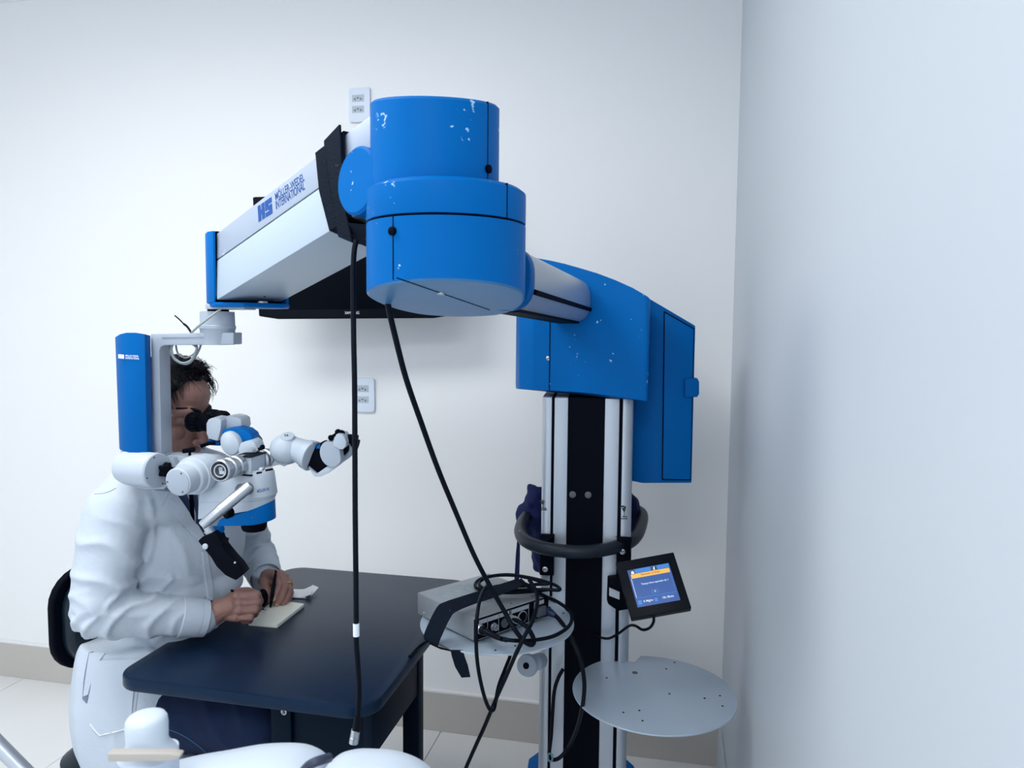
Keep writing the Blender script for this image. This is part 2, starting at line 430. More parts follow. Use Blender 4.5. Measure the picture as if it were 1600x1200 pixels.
# pictogram decals on the column
def pictogram(px, py, s=1.0):
    p0 = at(px, py, 1.868); u = (p0 - CF).dot(cx); z = p0.z
    c0 = lambda a, b_: col(u + a * s, .0004, z + b_ * s)
    g = B()
    arc = [c0(-.010 + .020 * k / 6, .016 + .004 * math.sin(math.pi * k / 6)) for k in range(7)]
    arc += [c0(.010 - .020 * k / 6, .012 + .003 * math.sin(math.pi * k / 6)) for k in range(7)]
    g.prism(arc, cn * .0004)
    g.prism([c0(-.003, .012), c0(.009, .014), c0(.007, .002), c0(.003, 0)], cn * .0004)
    g.box(c0(.0035, -.014), cx * .0015, UP * .016, cn * .0004)
    g.box(c0(-.001, -.016), cx * .012, UP * .0022, cn * .0004)
    g.box(c0(-.005, -.0225), cx * .016, UP * .0022, cn * .0004)
    return g
obj('pictogram', pictogram(847, 787, .62), PRINTK, st, label='small black printed pictogram')
obj('pictogram', pictogram(972, 795, .8), PRINTK, st, label='small black printed pictogram')

# push handle: dark U shaped bar round the front of the column
zh = 0.915
hp = [onz(x, y, zh) for x, y in ((850, 792), (826, 803), (813, 826), (820, 844), (845, 855), (880, 861), (918, 862), (957, 856), (987, 845), (1000, 826), (1003, 803), (985, 793))]
obj('handle', B().tube(catmull(hp, 6), .0165, 16), mat('handle_rubber', (.010, .015, .024), .42, spec=.25, wear=((.2, .22, .25), 60, .40, .46)), st)
for u, sgn in ((-.094, -1), (.098, 1)):
    zc = zh - .005
    br_ = obj('handle_bracket', B().prism([col(u - .018, .012, zc - .075), col(u + .018, .012, zc - .075), col(u + .018, .012, zc + .03), col(u - .018, .012, zc + .03)], cn * -.012), BLACKM, st, bevel=.003)
    obj('bracket_wing', B().prism([col(u - .018, .0, zc + .03), col(u + .018, .0, zc + .03), col(u + .018, .012, zc + .03), col(u + sgn * .014, .05, zc + .012), col(u + sgn * .014, .0, zc + .012)], UP * -.014), BLACKM, br_, bevel=.002)
    for dz in (-.058, -.005):
        obj('bolt', B().lathe(col(u - .004, .012, zc + dz), cn, [(0, .007), (.004, .007), (.005, .004), (.002, .0035)], 14), STEEL, br_)

# column cover (blue) with its cabinet
cov = [(806, 1.955, 607.5, 400), (811, 1.90, 608, 401), (832, 1.862, 609, 404), (858, 1.852, 610.5, 408), (880, 1.842, 612, 413), (905, 1.83, 613.5, 420), (930, 1.815, 616, 427.5), (958, 1.797, 619.5, 438), (985, 1.78, 623.5, 450), (1003, 1.768, 626, 460), (1010, 1.768, 627, 465), (1012.5, 1.785, 627, 467)]
bot = [at(x, yb, d) for x, d, yb, yt in cov]; top = []
for (x, d, yb, yt), p in zip(cov, bot):
    q = at(x, yt, d); top.append(V((p.x, p.y, q.z)))
bk = FW * .27
bot2 = bot + [bot[-1] + bk, bot[0] + FW * .12]; top2 = top + [top[-1] + bk + UP * -.01, top[0] + FW * .12]
cv = obj('column_cover', B().loft([bot2, top2]), BLUE, st, bevel=.004)
p0, p1 = at(858, 610, 1.850), at(858, 505, 1.850)
obj('seam', B().box(V((p0.x, p0.y, p0.z)) - RT * .0008, RT * .0018, UP * (p1.z - p0.z + .08), FW * .004), BLACKM, cv)
sp = at(857.5, 560, 1.849)
obj('screw', B().lathe(sp + FW * .003, -FW, [(0, .0072), (.004, .0072), (.006, .005)], 18), STEEL, cv)
obj('screw_slot', B().boxc(sp - FW * .0031, (RT + UP * .35).normalized() * .012, UP * .0016, FW * .001), DKGREY, cv)
# cabinet on the side
D0 = 1.90
cab = [at(984, 751, D0 + .02), at(1003.5, 755, D0), at(1081, 755, D0), at(1087, 509, D0), at(1012, 465, D0), at(990, 455, D0 + .02)]
cb = obj('side_cabinet', B().prism(cab, FW * .17), BLUED, st, bevel=.004)
fr_ = [at(1034.5, 749.5, D0), at(1079.5, 750.5, D0), at(1085, 513, D0), at(1037.5, 486, D0)]
obj('door_gap', B().prism([p - FW * .0006 for p in fr_], FW * .004), BLACKM, cb)
dr_ = [at(1035.7, 748, D0), at(1078.3, 749, D0), at(1083.6, 514.5, D0), at(1038.6, 488.8, D0)]
dr = obj('door', B().prism([p - FW * .003 for p in dr_], FW * .006), BLUED, cb, bevel=.0015)
lt = [at(1068.5, 592, D0), at(1088, 590, D0), at(1091, 596, D0), at(1091, 615, D0), at(1088, 620, D0), at(1068.5, 620, D0)]
la = obj('latch', B().prism([p - FW * .012 for p in lt], FW * .03), BLUED, cb, bevel=.003)
for i in range(3):
    for j in range(4):
        q = at(1073 + i * 3.4, 597.5 + j * 5.2, D0) - FW * .0125
        obj('grip_dot', B().lathe(q + FW * .001, -FW, [(0, .0013), (.001, .0008)], 8), BLUE, la)
# nameplate edge under the cover
# horizontal arm from the swivel hub to the column
A1 = at(905, 475, 1.95); A0 = at(764, 429, 1.20); dv = A1 - A0; dv.z = 0; dv = dv / dv.dot(FW)
ax, pa, pb = frame(A1 - A0)
pr = []
for k in range(40):
    a = 2 * math.pi * k / 40
    r = .0565 * (1 - .05 * math.cos(4 * a))
    pr.append(pa * math.cos(a) * r + pb * math.sin(a) * r)
obj('horizontal_arm', B().loft([[A0.lerp(A1, .09) + q for q in pr], [A1 + q for q in pr]]), ALU, st)
side = pa if pa.dot(cn) > 0 else -pa
for ang, wd in ((-22, .009), (142, .008)):
    a = math.radians(ang); dq = (side * math.cos(a) + UP * math.sin(a)); tq = (UP * math.cos(a) - side * math.sin(a))
    obj('arm_groove', B().box(A0.lerp(A1, .115) + dq * .0545 - tq * wd / 2, (A1 - A0) * .88, tq * wd, dq * .0075), BLACKM, st)
a = math.radians(-90)
obj('arm_groove', B().box(A0.lerp(A1, .115) - UP * .0565 - side * .026, (A1 - A0) * .88, side * .052, UP * .008), BLACKM, st)
obj('arm_collar', B().prism([A1 + q * 1.06 - ax * .11 for q in pr], ax * .004), BLACKM, st)

# ---- swivel hub (blue)
HD = 1.13
def hubc(px): q = at(px, 330, HD); return V((q.x, q.y, 0))
HC1, HC2 = hubc(680), hubc(698)
R1, R2 = .0975, .1215
NB = 56
toc = V((CAM.x - HC2.x, CAM.y - HC2.y, 0)).normalized(); tor = UP.cross(toc)
zf = lambda py, d: at(690, py, d).z
zt1, zr1, zr0 = zf(153, HD - R1), zf(273, HD - R2), zf(331, HD - R2)
zl1 = zr0 - .0035
zbn = zf(437, HD - R2)
def ringpts(c, R, zfun, back=0.0, n=NB):
    out = []
    for k in range(n):
        a = 2 * math.pi * k / n
        p = c + (toc * math.cos(a) + tor * math.sin(a)) * R
        if math.cos(a) < 0 and back: p = p + dv.normalized() * back * min(1, -math.cos(a) * 1.2)
        out.append(V((p.x, p.y, zfun(p))))
    return out
dep = lambda p, c: -(p - V((c.x, c.y, p.z))).dot(toc)
topf = lambda p: zt1 + (dep(p, HC1) + R1) * .17
hubU = B().loft([ringpts(HC1, R1, lambda p: zr1 - .01), ringpts(HC1, R1, lambda p: topf(p) - .004), ringpts(HC1, R1 - .004, topf)])
hb_ = obj('swivel_hub', hubU, BLUE, st)
# squared flank of the upper housing towards the spring arm
topl = at(580, 163, HD - .02); 
obj('hub_flank', B().prism([V((q.x, q.y, zr1 - .005)) for q in (at(580, 200, HD - .005), at(583, 200, HD - .03), at(640, 200, HD - .075), at(690, 200, HD + .04), at(600, 200, HD + .07))], UP * (zf(166, HD - .03) - zr1 - .001)), BLUE, hb_, bevel=.004)
rg = obj('hub_ring', B().loft([ringpts(HC2, R2, lambda p: zr0), ringpts(HC2, R2, lambda p: zr1 - .006), ringpts(HC2, R2 - .008, lambda p: zr1), ringpts(HC2, R1 * .9, lambda p: zr1 + .002)]), BLUE, hb_, bevel=.0008)
lowf = lambda p: zbn - (dep(p, HC2) + R2) * .15
obj('hub_gap', B().loft([ringpts(HC2, R2 - .004, lambda p: zl1 - .004, .06), ringpts(HC2, R2 - .004, lambda p: zr0 + .002, .06)]), BLACKM, hb_)
obj('lower_hub', B().loft([ringpts(HC2, R2, lambda p: lowf(p) + .003, .06), ringpts(HC2, R2, lambda p: zl1, .06)]), BLUE, hb_)
obj('hub_underside', B().loft([ringpts(HC2, R2 - .003, lowf, .06), ringpts(HC2, R2 - .0005, lambda p: lowf(p) + .003, .06)]), BLUEU, hb_)
def on_hub(px, c, R):
    """angle round a hub circle seen at column px"""
    best = None
    for k in range(-90, 91):
        a = math.radians(k); p = c + (toc * math.cos(a) + tor * math.sin(a)) * R
        q = p - CAM; x = 800 + FPX * q.dot(cr) / q.dot(fwd)
        if best is None or abs(x - px) < best[0]: best = (abs(x - px), a)
    return best[1]
def hub_seam(px, c, R, z0, z1, knob=None):
    a = on_hub(px, c, R); n_ = toc * math.cos(a) + tor * math.sin(a); t_ = UP.cross(n_); p = c + n_ * (R + .0004)
    obj('hub_seam', B().box(V((p.x, p.y, z0)) - t_ * .0009 - n_ * .003, t_ * .0018, n_ * .003, UP * (z1 - z0)), BLACKM, hb_)
    if knob:
        p = c + n_ * R
        s_ = obj('hub_screw', B().lathe(V((p.x, p.y, knob)), n_, [(-.002, .0062), (.004, .0062), (.0055, .0042)], 20), BLACKM, hb_)
hub_seam(752, HC1, R1, zr1, zt1 + .006, zf(261, HD - R1 * .7))
hub_seam(779, HC2, R2, zr0, zr1 - .002)
hub_seam(619, HC2, R2, zbn + .001, zl1, zf(363, HD - R2 * .75))
# seam and screw on the slanted underside
def under(px, py):
    """hit the slanted underside plane"""
    n_ = V((0, 0, 1)) + (-toc) * .15 ; pp = HC2 + toc * R2; pp.z = zbn
    r = ray(px, py); return CAM + r * ((pp - CAM).dot(n_) / r.dot(n_))
us = [under(620, 434), under(765, 484)]
obj('hub_seam', B().tube([us[0] - UP * .0002, us[1] - UP * .0002], .0009, 6), BLACKM, hb_)
obj('hub_screw', B().lathe(under(689, 458) + UP * .001, -UP, [(0, .006), (.003, .006), (.004, .004)], 16), STEEL, hb_)
# socket where the horizontal arm enters the hub
obj('hub_socket', B().loft([[A0.lerp(A1, .07) + q * 1.04 for q in pr], [A0.lerp(A1, .112) + q * 1.04 for q in pr]]), BLUED, hb_, bevel=.003)

# ---- spring arm: two tone box beam from the hub to the microscope
E0t, E0b = at(338, 365, 1.52), at(338, 469, 1.52)
E1t, E1b = at(590, 171, 1.117), at(590, 315.5, 1.117)
lng = E1t - E0t; lb = E1b - E0b
perp = V((-lng.y, lng.x, 0)).normalized()
if perp.dot(FW) < 0: perp = -perp
WD = .143
def arm(t, v, w_):
    """point on the beam: t along, v down the front face, w across to the back"""
    a_, b_ = E0t + lng * t, E0b + lb * t
    return a_.lerp(b_, v) + perp * w_
def beam(v0, v1, t0=0, t1=1.0, g=0.0):
    return B().loft([[arm(t, v0, -g), arm(t, v1, -g), arm(t, v1, WD + g), arm(t, v0, WD + g)] for t in (t0, t1)])
sa = obj('spring_arm', beam(.405, 1.0), ARMW, st, bevel=.0035)
sl = obj('arm_top_cover', beam(0, .392, 0, 1.0), ARMG, sa, bevel=.0035)
obj('arm_shadow_gap', beam(.385, .412, .002, .998, -.003), BLACKM, sa)
fn = (E0b - E0t).cross(lng).normalized()
if fn.dot(CAM - E0t) < 0: fn = -fn
def armface(px, py):
    n_ = fn; r = ray(px, py); return CAM + r * ((E0t - CAM).dot(n_) / r.dot(n_))
a0, a1, a2 = armface(428.5, 312), armface(476, 281), armface(427.5, 301)
def facetext(s, q, nm='lettering', m=BLUELOGO):
    """lettering on the beam inside the four corners bl, br, tl"""
    text(nm, s, q[0], q[1] - q[0], q[2] - q[0], m, sl, fn, lift=.0005, label='blue printed lettering', bold=.008)
facetext('MÖLLER-WEDEL', [armface(431.2, 313.5), armface(476.3, 282), armface(429, 299.5)])
facetext('INTERNATIONAL', [armface(431.8, 327.8), armface(476.8, 295.8), armface(430.5, 314.8)])
# HS emblem: built from bars inside a slanted block
q0, q1, q3 = armface(404.5, 347), armface(426, 333), armface(403, 322.5)
def emb(u, v): return q0 + (q1 - q0) * u + (q3 - q0) * v + fn * .0004
def bars(rects, par, m, nrm):
    for u0_, v0, u1_, v1 in rects:
        obj('emblem_bar', B().prism([emb(u0_, v0), emb(u1_, v0), emb(u1_, v1), emb(u0_, v1)], nrm * .0004), m, par)
HSR = [(0, 0, .20, 1), (.27, 0, .47, 1), (.20, .36, .27, .64), (.52, .0, 1, .27), (.78, .27, 1, .42), (.52, .39, 1, .60), (.52, .60, .74, .74), (.52, .70, 1, 1)]
bars(HSR, sl, BLUELOGO, fn)
obj('arm_screw', B().lathe(arm(.075, 1.0, .085), UP * -1, [(-.001, .0022), (.0012, .0022)], 10), BLACKM, sa)
obj('recess_fill', B().loft([[arm(t_, -.03, -.003), arm(t_, 1.03, -.003), arm(t_, 1.03, WD + .003), arm(t_, -.03, WD + .003)] for t_ in (-.014, .004)]), BLACKM, sa)  # black sleeve standing in for the dark recess between bracket and arm
# end bracket (blue)
dl = V((lng.x, lng.y, 0)).normalized()
eb = []
z0, z1 = arm(0, 1, 0).z - .006, arm(0, 0, 0).z + .004
e0 = V((E0t.x, E0t.y, 0))
plan = [e0 - perp * .012 + dl * .010, e0 - perp * .014 - dl * .012, e0 - perp * .004 - dl * .046, e0 + perp * .02 - dl * .060, e0 + perp * (WD - .02) - dl * .060, e0 + perp * (WD + .01) - dl * .02, e0 + perp * (WD + .014) + dl * .010, e0 + perp * (WD + .006) + dl * .010, e0 + perp * (WD + .004) - dl * .012, e0 + perp * (-.004) - dl * .012, e0 - perp * .006 + dl * .010]
ebk = obj('end_bracket', B().prism([p + UP * z0 for p in plan], UP * (z1 - z0)), BLUE, st, bevel=.003)
pl2 = [e0 - perp * .012 + dl * .012, e0 - perp * .012 - dl * .012, e0 + perp * .0 - dl * .048, e0 + perp * (WD - .02) - dl * .060, e0 + perp * (WD + .012) - dl * .02, e0 + perp * (WD + .010) + dl * .02, e0 + perp * (WD - .02) + dl * .055, e0 + perp * .03 + dl * .055]
obj('bottom_plate', B().prism([p + UP * (z0 - .008) for p in pl2], UP * .010), BLUE, ebk, bevel=.004)
obj('cap_screw', B().lathe(at(410, 474, 1.56), -UP, [(-.004, .011), (.001, .011), (.002, .008)], 18), STEEL, ebk)
# pivot ear at the hub end
pe = armface(577, 287)
obj('pivot_ear', B().lathe(pe + fn * .001, fn, [(-.02, .052), (.020, .052), (.024, .048)], 40), BLUE, st)
obj('pivot_cover', B().lathe(pe - fn * .02, fn, [(-.01, .056), (.008, .056), (.01, .053)], 40), GREYP, st)

# ---- trays
def tray(cpx, cpy, z, R, chord, name_label, holes):
    c = onz(cpx, cpy, z); g = []
    nrm_c = V((c.x - (CF.x), c.y - CF.y, 0)).normalized()
    for k in range(64):
        a = 2 * math.pi * k / 64; p = V((math.cos(a), math.sin(a), 0)) * R
        if chord:
            ux, uy = p.dot(cx), p.dot(-cn)
            lim = chord[0] if ux < chord[1] else R
            if uy > lim: p = p - (-cn) * (uy - lim)
        g.append(c + p)
    # drop duplicate points
    h = [g[0]]
    for p in g[1:]:
        if (p - h[-1]).length > 1e-4: h.append(p)
    tr = obj('tray', B().prism([p - UP * .004 for p in h], UP * .004), ALUP, st, bevel=.0012, label=name_label)
    for px, py in holes:
        q = onz(px, py, z + .0003)
        obj('screw_hole', B().cyl(q - UP * .001, q + UP * .0002, .0026, n=10), BLACKM, tr)
    return c, tr
ZR, ZL = .615, .782
tcR, trR = tray(1021, 1080, ZR, .188, (.150, -.02), 'empty bare grey tray', [(1054, 1035), (1041, 1045), (1101, 1091), (1125, 1087), (1046, 1084), (999, 1110), (974, 1113), (1004, 1126), (948, 1059), (1129, 1103)])
q = onz(992, 1051, ZR + .0003); obj('plug', B().cyl(q - UP * .001, q + UP * .0006, .0068, n=16), DKGREY, trR)
tcL, trL = tray(777, 970, ZL, .177, None, 'grey tray carrying the control box', [(805, 1009), (774, 1016), (880, 958)])
for tc_, z, u in ((tcR, ZR, .085), (tcL, ZL, -.083)):
    obj('tray_support', B().box(col(u - .018, -.01, z - .03), cx * .036, (V((tc_.x, tc_.y, 0)) - col(u, 0, 0)) * .6, UP * .024), ALU, st, bevel=.003)
# clamp knob under the left tray
kp = at(823, 1040, 1.74); kd = (at(852, 1029, 1.87) - kp).normalized()
kn = obj('clamp_knob', B().lathe(kp, kd, [(-.004, .012), (-.002, .024), (.008, .0265), (.016, .022), (.02, .013), (.05, .0125), (.055, .02), (.10, .02)], 28), GREYP, st)
obj('knob_plug', B().cyl(kp - kd * .0055, kp - kd * .002, .0075, n=16), BLACKM, kn)

# ---- control panel on the right of the column
TLp, TRp, BLp, BRp = at(963, 876, 1.745), at(1051, 865.5, 1.735), at(984.5, 969.5, 1.675), at(1082, 946.5, 1.665)
pc = (TLp + TRp + BLp + BRp) / 4
exv, eyv = (TRp - TLp + BRp - BLp) / 2, (TLp - BLp + TRp - BRp) / 2
pn = exv.cross(eyv).normalized()
if pn.dot(CAM - pc) < 0: pn = -pn
def pan(u, v, n=0): return pc + exv * (u - .5) + eyv * (v - .5) + pn * n
cp = obj('control_panel', B().prism([pan(0, 0, -.0), pan(1, 0), pan(1, 1), pan(0, 1)], -pn * .034), BLACK, st, bevel=.0025)
def sq(u, v): return pan(.155 + .71 * u, .16 + .66 * v, 0)
def rect(name, u0_, v0, u1_, v1, m, l, lab=None):
    obj(name, B().prism([sq(u0_, v0) + pn * l, sq(u1_, v0) + pn * l, sq(u1_, v1) + pn * l, sq(u0_, v1) + pn * l], -pn * .0006), m, cp, label=lab)
rect('screen', 0, 0, 1, 1, SCRB, .0008, 'lit blue screen')
rect('screen_header', .16, .89, .98, 1, SCRL, .0011)
rect('screen_icon', .55, .88, .70, .99, SCRD, .0014)
rect('screen_icon', .05, .86, .17, .98, SCRD, .0014)
obj('home_icon', B().prism([sq(.075, .88) + pn * .0016, sq(.145, .88) + pn * .0016, sq(.145, .93) + pn * .0016, sq(.11, .965) + pn * .0016, sq(.075, .93) + pn * .0016], -pn * .0003), SCRW, cp)
obj('scope_icon', B().prism([sq(.60, .89) + pn * .0016, sq(.64, .89) + pn * .0016, sq(.645, .975) + pn * .0016, sq(.625, .98) + pn * .0016], -pn * .0003), SCRW, cp)
rect('screen_banner', .05, .76, .97, .875, SCRO, .0014, 'orange banner')
rect('screen_line', .035, .25, .045, .76, SCRW, .0012)
rect('screen_line', .955, .28, .962, .74, SCRL, .0012)
rect('screen_line', .03, .225, .97, .235, SCRL, .0012)
for fr in ((.42, .285, .58, .29), (.42, .385, .58, .39), (.42, .285, .43, .39), (.57, .285, .58, .39)): rect('button_frame', *fr, SCRL, .0012)
def stext(s, u0_, v0, u1_, v1, m): text('screen_text', s, sq(u0_, v0), sq(u1_, v0) - sq(u0_, v0), sq(u0_, v1) - sq(u0_, v0), m, cp, pn, lift=.0018, bold=.01)
stext('Execução no braço', .29, .79, .74, .855, SCRD)
stext('Tempo livre operado de 1', .23, .535, .87, .60, SCRW)
stext('OK', .475, .315, .525, .36, SCRW)
stext('0 Mglw', .17, .08, .40, .155, SCRW)
stext('15h 38min', .62, .105, .88, .165, SCRW)
rect('screen_button', .04, .06, .13, .17, SCRL, .0012)
rect('screen_button', .43, .075, .50, .165, SCRL, .0012)
obj('panel_bracket', B().prism([at(951, 904, 1.83), at(985, 898, 1.83), at(985, 952, 1.80), at(966, 955, 1.83), at(950, 944, 1.83)], FW * .035), BLACKM, st, bevel=.003)
obj('bracket_plate', B().prism([at(952, 918, 1.822), at(968, 925, 1.822), at(968, 937, 1.822), at(952, 931, 1.822)], FW * .004), STEEL, st)
obj('panel_cable', B().tube(catmull([at(925, 992, 1.88), at(936, 995.5, 1.845), at(951, 997.5, 1.84), at(966, 990, 1.83), at(983, 978, 1.80), at(993, 978, 1.76), at(1004, 984, 1.73), at(1015, 981, 1.71), at(1021, 972, 1.69), at(1021.5, 961, 1.685)], 6), .0034, 8), RUBBER, st)
# ---------------------------------------------------------------- surgical microscope hanging from the beam
DM = 1.53
ms = thing('surgical_microscope', 'white and blue surgical microscope hung from the end of the spring arm', 'microscope', at(340, 480, 1.56))
def ext(poly, d, th, vec=None):
    """a solid of thickness th seen as the outline poly, its front at depth d"""
    return B().prism([at(x, y, d) for x, y in poly], (vec or FW) * th)
def ax3(rg, up_, to):
    return (RT * rg + UP * up_ - FW * to).normalized()
pxm = lambda d: d / FPX
# swivel
t0 = at(342, 480, 1.57); s = pxm(1.57)
obj('swivel_plate', B().prism([at(320, 475, 1.53), at(382, 475, 1.53), at(382, 483, 1.53), at(321, 483, 1.53)], FW * .07), GREYP, ms, bevel=.002)
obj('swivel_neck', B().cyl(at(341, 483, 1.57), at(341, 490, 1.57), 16 * s), BLACKM, ms)
sw = obj('swivel', B().lathe(at(339.5, 487, 1.57), -UP, [(0, 25.5 * s), (21 * s, 26 * s), (22 * s, 27.2 * s), (26.5 * s, 27.2 * s), (28 * s, 26 * s), (51 * s, 25.6 * s), (51.5 * s, 24.5 * s)], 40), GREYP, ms)
# bracket: bar and post as one bent piece
br_out = [(235, 521.5), (365, 519.5), (365, 538.5), (257, 539.5), (251, 542), (249, 548), (252.5, 711), (239, 713)]
bk_ = obj('carrier_bracket', ext(br_out, 1.545, .05), GREYP, ms, bevel=.003)
obj('cable_cover', ext([(252, 521.8), (327, 520.6), (327, 527), (252, 528)], 1.543, .01), GREYP, ms, bevel=.001)
# blue cover: rounded column
cv_top = [(180, 527, 1.535), (187, 522, 1.518), (197, 519.5, 1.508), (212, 519.5, 1.504), (226, 522, 1.506), (235, 524.5, 1.530)]
cv_bot = [(186.5, 701, 1.535), (191, 706, 1.518), (202, 710, 1.508), (216, 711.5, 1.504), (230, 711, 1.506), (239.5, 708, 1.530)]
tb = [at(*p) for p in cv_top]; bb_ = [at(*p) for p in cv_bot]
tb2 = tb + [at(235, 524, 1.60), at(181, 526, 1.60)]; bb2 = bb_ + [at(239, 707, 1.60), at(187, 702, 1.60)]
bc = obj('blue_cover', B().loft([bb2, tb2]), BLUED, ms, bevel=.0015, sharp=30)
dsc = at(204, 556, 1.502)
q0c, q1c, q3c = at(185.2, 559.8, 1.5085), at(194, 560.5, 1.5065), at(185, 553.5, 1.5085)
obj('emblem', B().prism([q0c, q1c, q1c + (q3c - q0c), q3c], -FW * .0008), PRINTW, bc, label='small white printed emblem')
nv = -FW
for s_, yb, yt, x1 in (('MÖLLER-WEDEL', 557, 553.8, 217), ('INTERNATIONAL', 561, 557.9, 218)):
    p = at(196.5, yb, 1.5048); text('lettering', s_, p, at(x1, yb + .8, 1.5028) - p, at(196.5, yt, 1.5048) - p, PRINTW, bc, nv, lift=.0012, bold=.01, label='small white lettering')
# loop of grey cable and wisps at the top
CABG = mat('grey_cable', (.30, .34, .36), .5)
obj('cable_loop', B().tube(catmull([at(270, 538, 1.56), at(268, 546, 1.56), at(272, 559, 1.56), at(285, 567, 1.56), at(298, 563, 1.56), at(305, 551, 1.56), at(307, 543, 1.56), at(301, 538, 1.57)], 6), .0024, 8), CABG, ms)
obj('cable_loop', B().tube(catmull([at(268, 538, 1.575), at(266, 549, 1.57), at(274, 563, 1.57), at(291, 569, 1.57), at(303, 560, 1.57), at(311, 547, 1.57), at(314, 538, 1.575)], 6), .0022, 8), CABG, ms)
obj('cable_loop', B().tube(catmull([at(275, 540, 1.58), at(278, 552, 1.575), at(289, 559, 1.575), at(300, 555, 1.575), at(308, 547, 1.575), at(307, 538, 1.58)], 6), .0020, 8), CABG, ms)
obj('grey_cable', B().tube(catmull([at(345, 483, 1.525), at(330, 494, 1.52), at(312, 508, 1.525), at(300, 519, 1.555)], 5), .0024, 8), CABG, ms)
obj('black_cable', B().tube(catmull([at(273, 493, 1.57), at(279, 498, 1.57), at(288, 507, 1.57)], 5), .0015, 8), RUBBER, ms)
obj('black_cable', B().tube(catmull([at(287, 506, 1.57), at(293, 511, 1.57), at(299, 520, 1.57)], 4), .0024, 8), RUBBER, ms)
# lower joint: horizontal cylinder with a disc and star knob
aj = ax3(.937, -.02, .35); dc = at(245, 735, 1.50); R = 27 * pxm(1.5)
jt = obj('tilt_joint', B().lathe(dc - aj * .098, aj, [(0, R * .45), (.004, R * .72), (.012, R * .92), (.022, R), (.094, R), (.096, R * .97)], 44), WHITEP, ms)
obj('joint_disc', B().lathe(dc - aj * .003, aj, [(0, R * .93), (.003, R * 1.0), (.006, R * 1.0), (.007, R * .97)], 44), GREYP, jt)
for a_ in (20, 110, 200, 290):
    e1, e2 = frame(aj)[1:]; p = dc + (e1 * math.cos(math.radians(a_)) + e2 * math.sin(math.radians(a_))) * R * .86 + aj * .004
    obj('screw', B().lathe(p, aj, [(-.001, .0022), (.0012, .0018)], 8), DKGREY, jt)
kc = dc + aj * .003 - e2 * 0 - ax3(.35, 0, -.93) * -.010
e1, e2 = frame(aj)[1:]
def star(c, axv, r, th, lobes=5):
    e1, e2 = frame(axv)[1:]
    pts = [c + (e1 * math.cos(t) + e2 * math.sin(t)) * r * (.82 + .18 * math.cos(lobes * t)) for t in [2 * math.pi * k / 50 for k in range(50)]]
    return B().prism(pts, axv * th)
obj('knob_shaft', B().cyl(kc, kc + aj * .008, .010), DKGREY, jt)
obj('star_knob', star(kc + aj * .005, aj, .0165, .013), BLACKM, jt, bevel=.0025)
obj('lower_saddle', ext([(184, 745), (240, 752), (262, 757), (256, 765), (225, 765), (192, 757)], 1.52, .05), GREYP, ms, bevel=.004)
obj('post_collar', ext([(187, 704), (214, 712), (240, 709), (241, 716), (214, 719), (190, 713)], 1.515, .06), GREYP, ms, bevel=.002)
# coupling arm with the stepped focus drive
obj('coupling_arm', ext([(252, 712.5), (262, 711.5), (330, 715), (343, 726), (345, 760), (330, 772), (275, 768), (257, 762)], 1.565, .05), WHITEP, ms, bevel=.005)
obj('coupling_neck', ext([(257, 716), (270, 716), (276, 730), (266, 744), (258, 742)], 1.545, .03), GREYP, ms, bevel=.003)
obj('coupling_screw', B().lathe(at(268, 731, 1.543), -FW, [(0, .007), (.002, .007), (.003, .005)], 16), STEEL, ms)
obj('clamp', ext([(255, 758), (264, 757), (265, 769), (256, 766)], 1.535, .03), DKGREY, ms, bevel=.002)
af = ax3(-.22, -.08, .97); fc = at(277.5, 753.5, 1.475); s = pxm(1.5)
fd = obj('focus_drive', B().lathe(fc, -af, [(0, 20.5 * s), (.002, 22 * s), (.030, 23.5 * s), (.032, 26.5 * s), (.034, 27.5 * s), (.046, 28.5 * s), (.048, 31 * s), (.066, 31.5 * s), (.068, 30 * s), (.095, 28 * s)], 48), WHITEP, ms)
obj('drive_cap', B().lathe(fc - af * .0005, af, [(0, 20 * s), (.0015, 20 * s), (.002, 19 * s)], 44), GREYP, fd)
e1, e2 = frame(af)[1:]
for a_ in (60, 180, 300):
    obj('screw', B().lathe(fc + (e1 * math.cos(math.radians(a_)) + e2 * math.sin(math.radians(a_))) * 17 * s + af * .001, af, [(-.001, .0022), (.0015, .0018)], 8), DKGREY, fd)
# main body: rear housing, round front, blue skirt, lens
def bodyring(y0, xl, xr, dd, dc_, n=20, yl=0, yr=0):
    """plan outline: flat rear at left, round nose at right, at picture height y0"""
    pts = []
    rr = (xr - 365) / 2; cx0 = xr - rr
    for k in range(n + 1):
        a = math.radians(-100 + 200 * k / n)
        f_ = (math.cos(a) * rr + cx0 - xl) / (xr - xl)
        pts.append(at(cx0 + math.cos(a) * rr, y0 + yl * (1 - f_) + yr * f_, DM) + FW * (math.sin(a) * rr * pxm(DM) * 1.05 + .035))
    pts.append(at(xl, y0 + yl, DM) + FW * .052); pts.append(at(xl, y0 + yl, DM) + FW * .022)
    return pts
mb = obj('main_body', B().loft([bodyring(792, 302, 419, 0, 0, yl=24, yr=0), bodyring(779, 303, 421, 0, 0, yl=8), bodyring(777, 304, 424, 0, 0, yl=0), bodyring(742, 318, 419, 0, 0), bodyring(736, 330, 415, 0, 0)]), WHITEP, ms, bevel=.0015)
obj('body_seam', B().loft([bodyring(781.5, 303, 421.6, 0, 0, yl=8), bodyring(780.6, 303, 421.6, 0, 0, yl=8)]), GREYP, mb)
obj('blue_skirt', B().loft([bodyring(815, 331, 421.5, 0, 0, yl=12, yr=2), bodyring(789, 336, 420, 0, 0, yl=28, yr=-3)]), BLUE, mb, bevel=.0015)
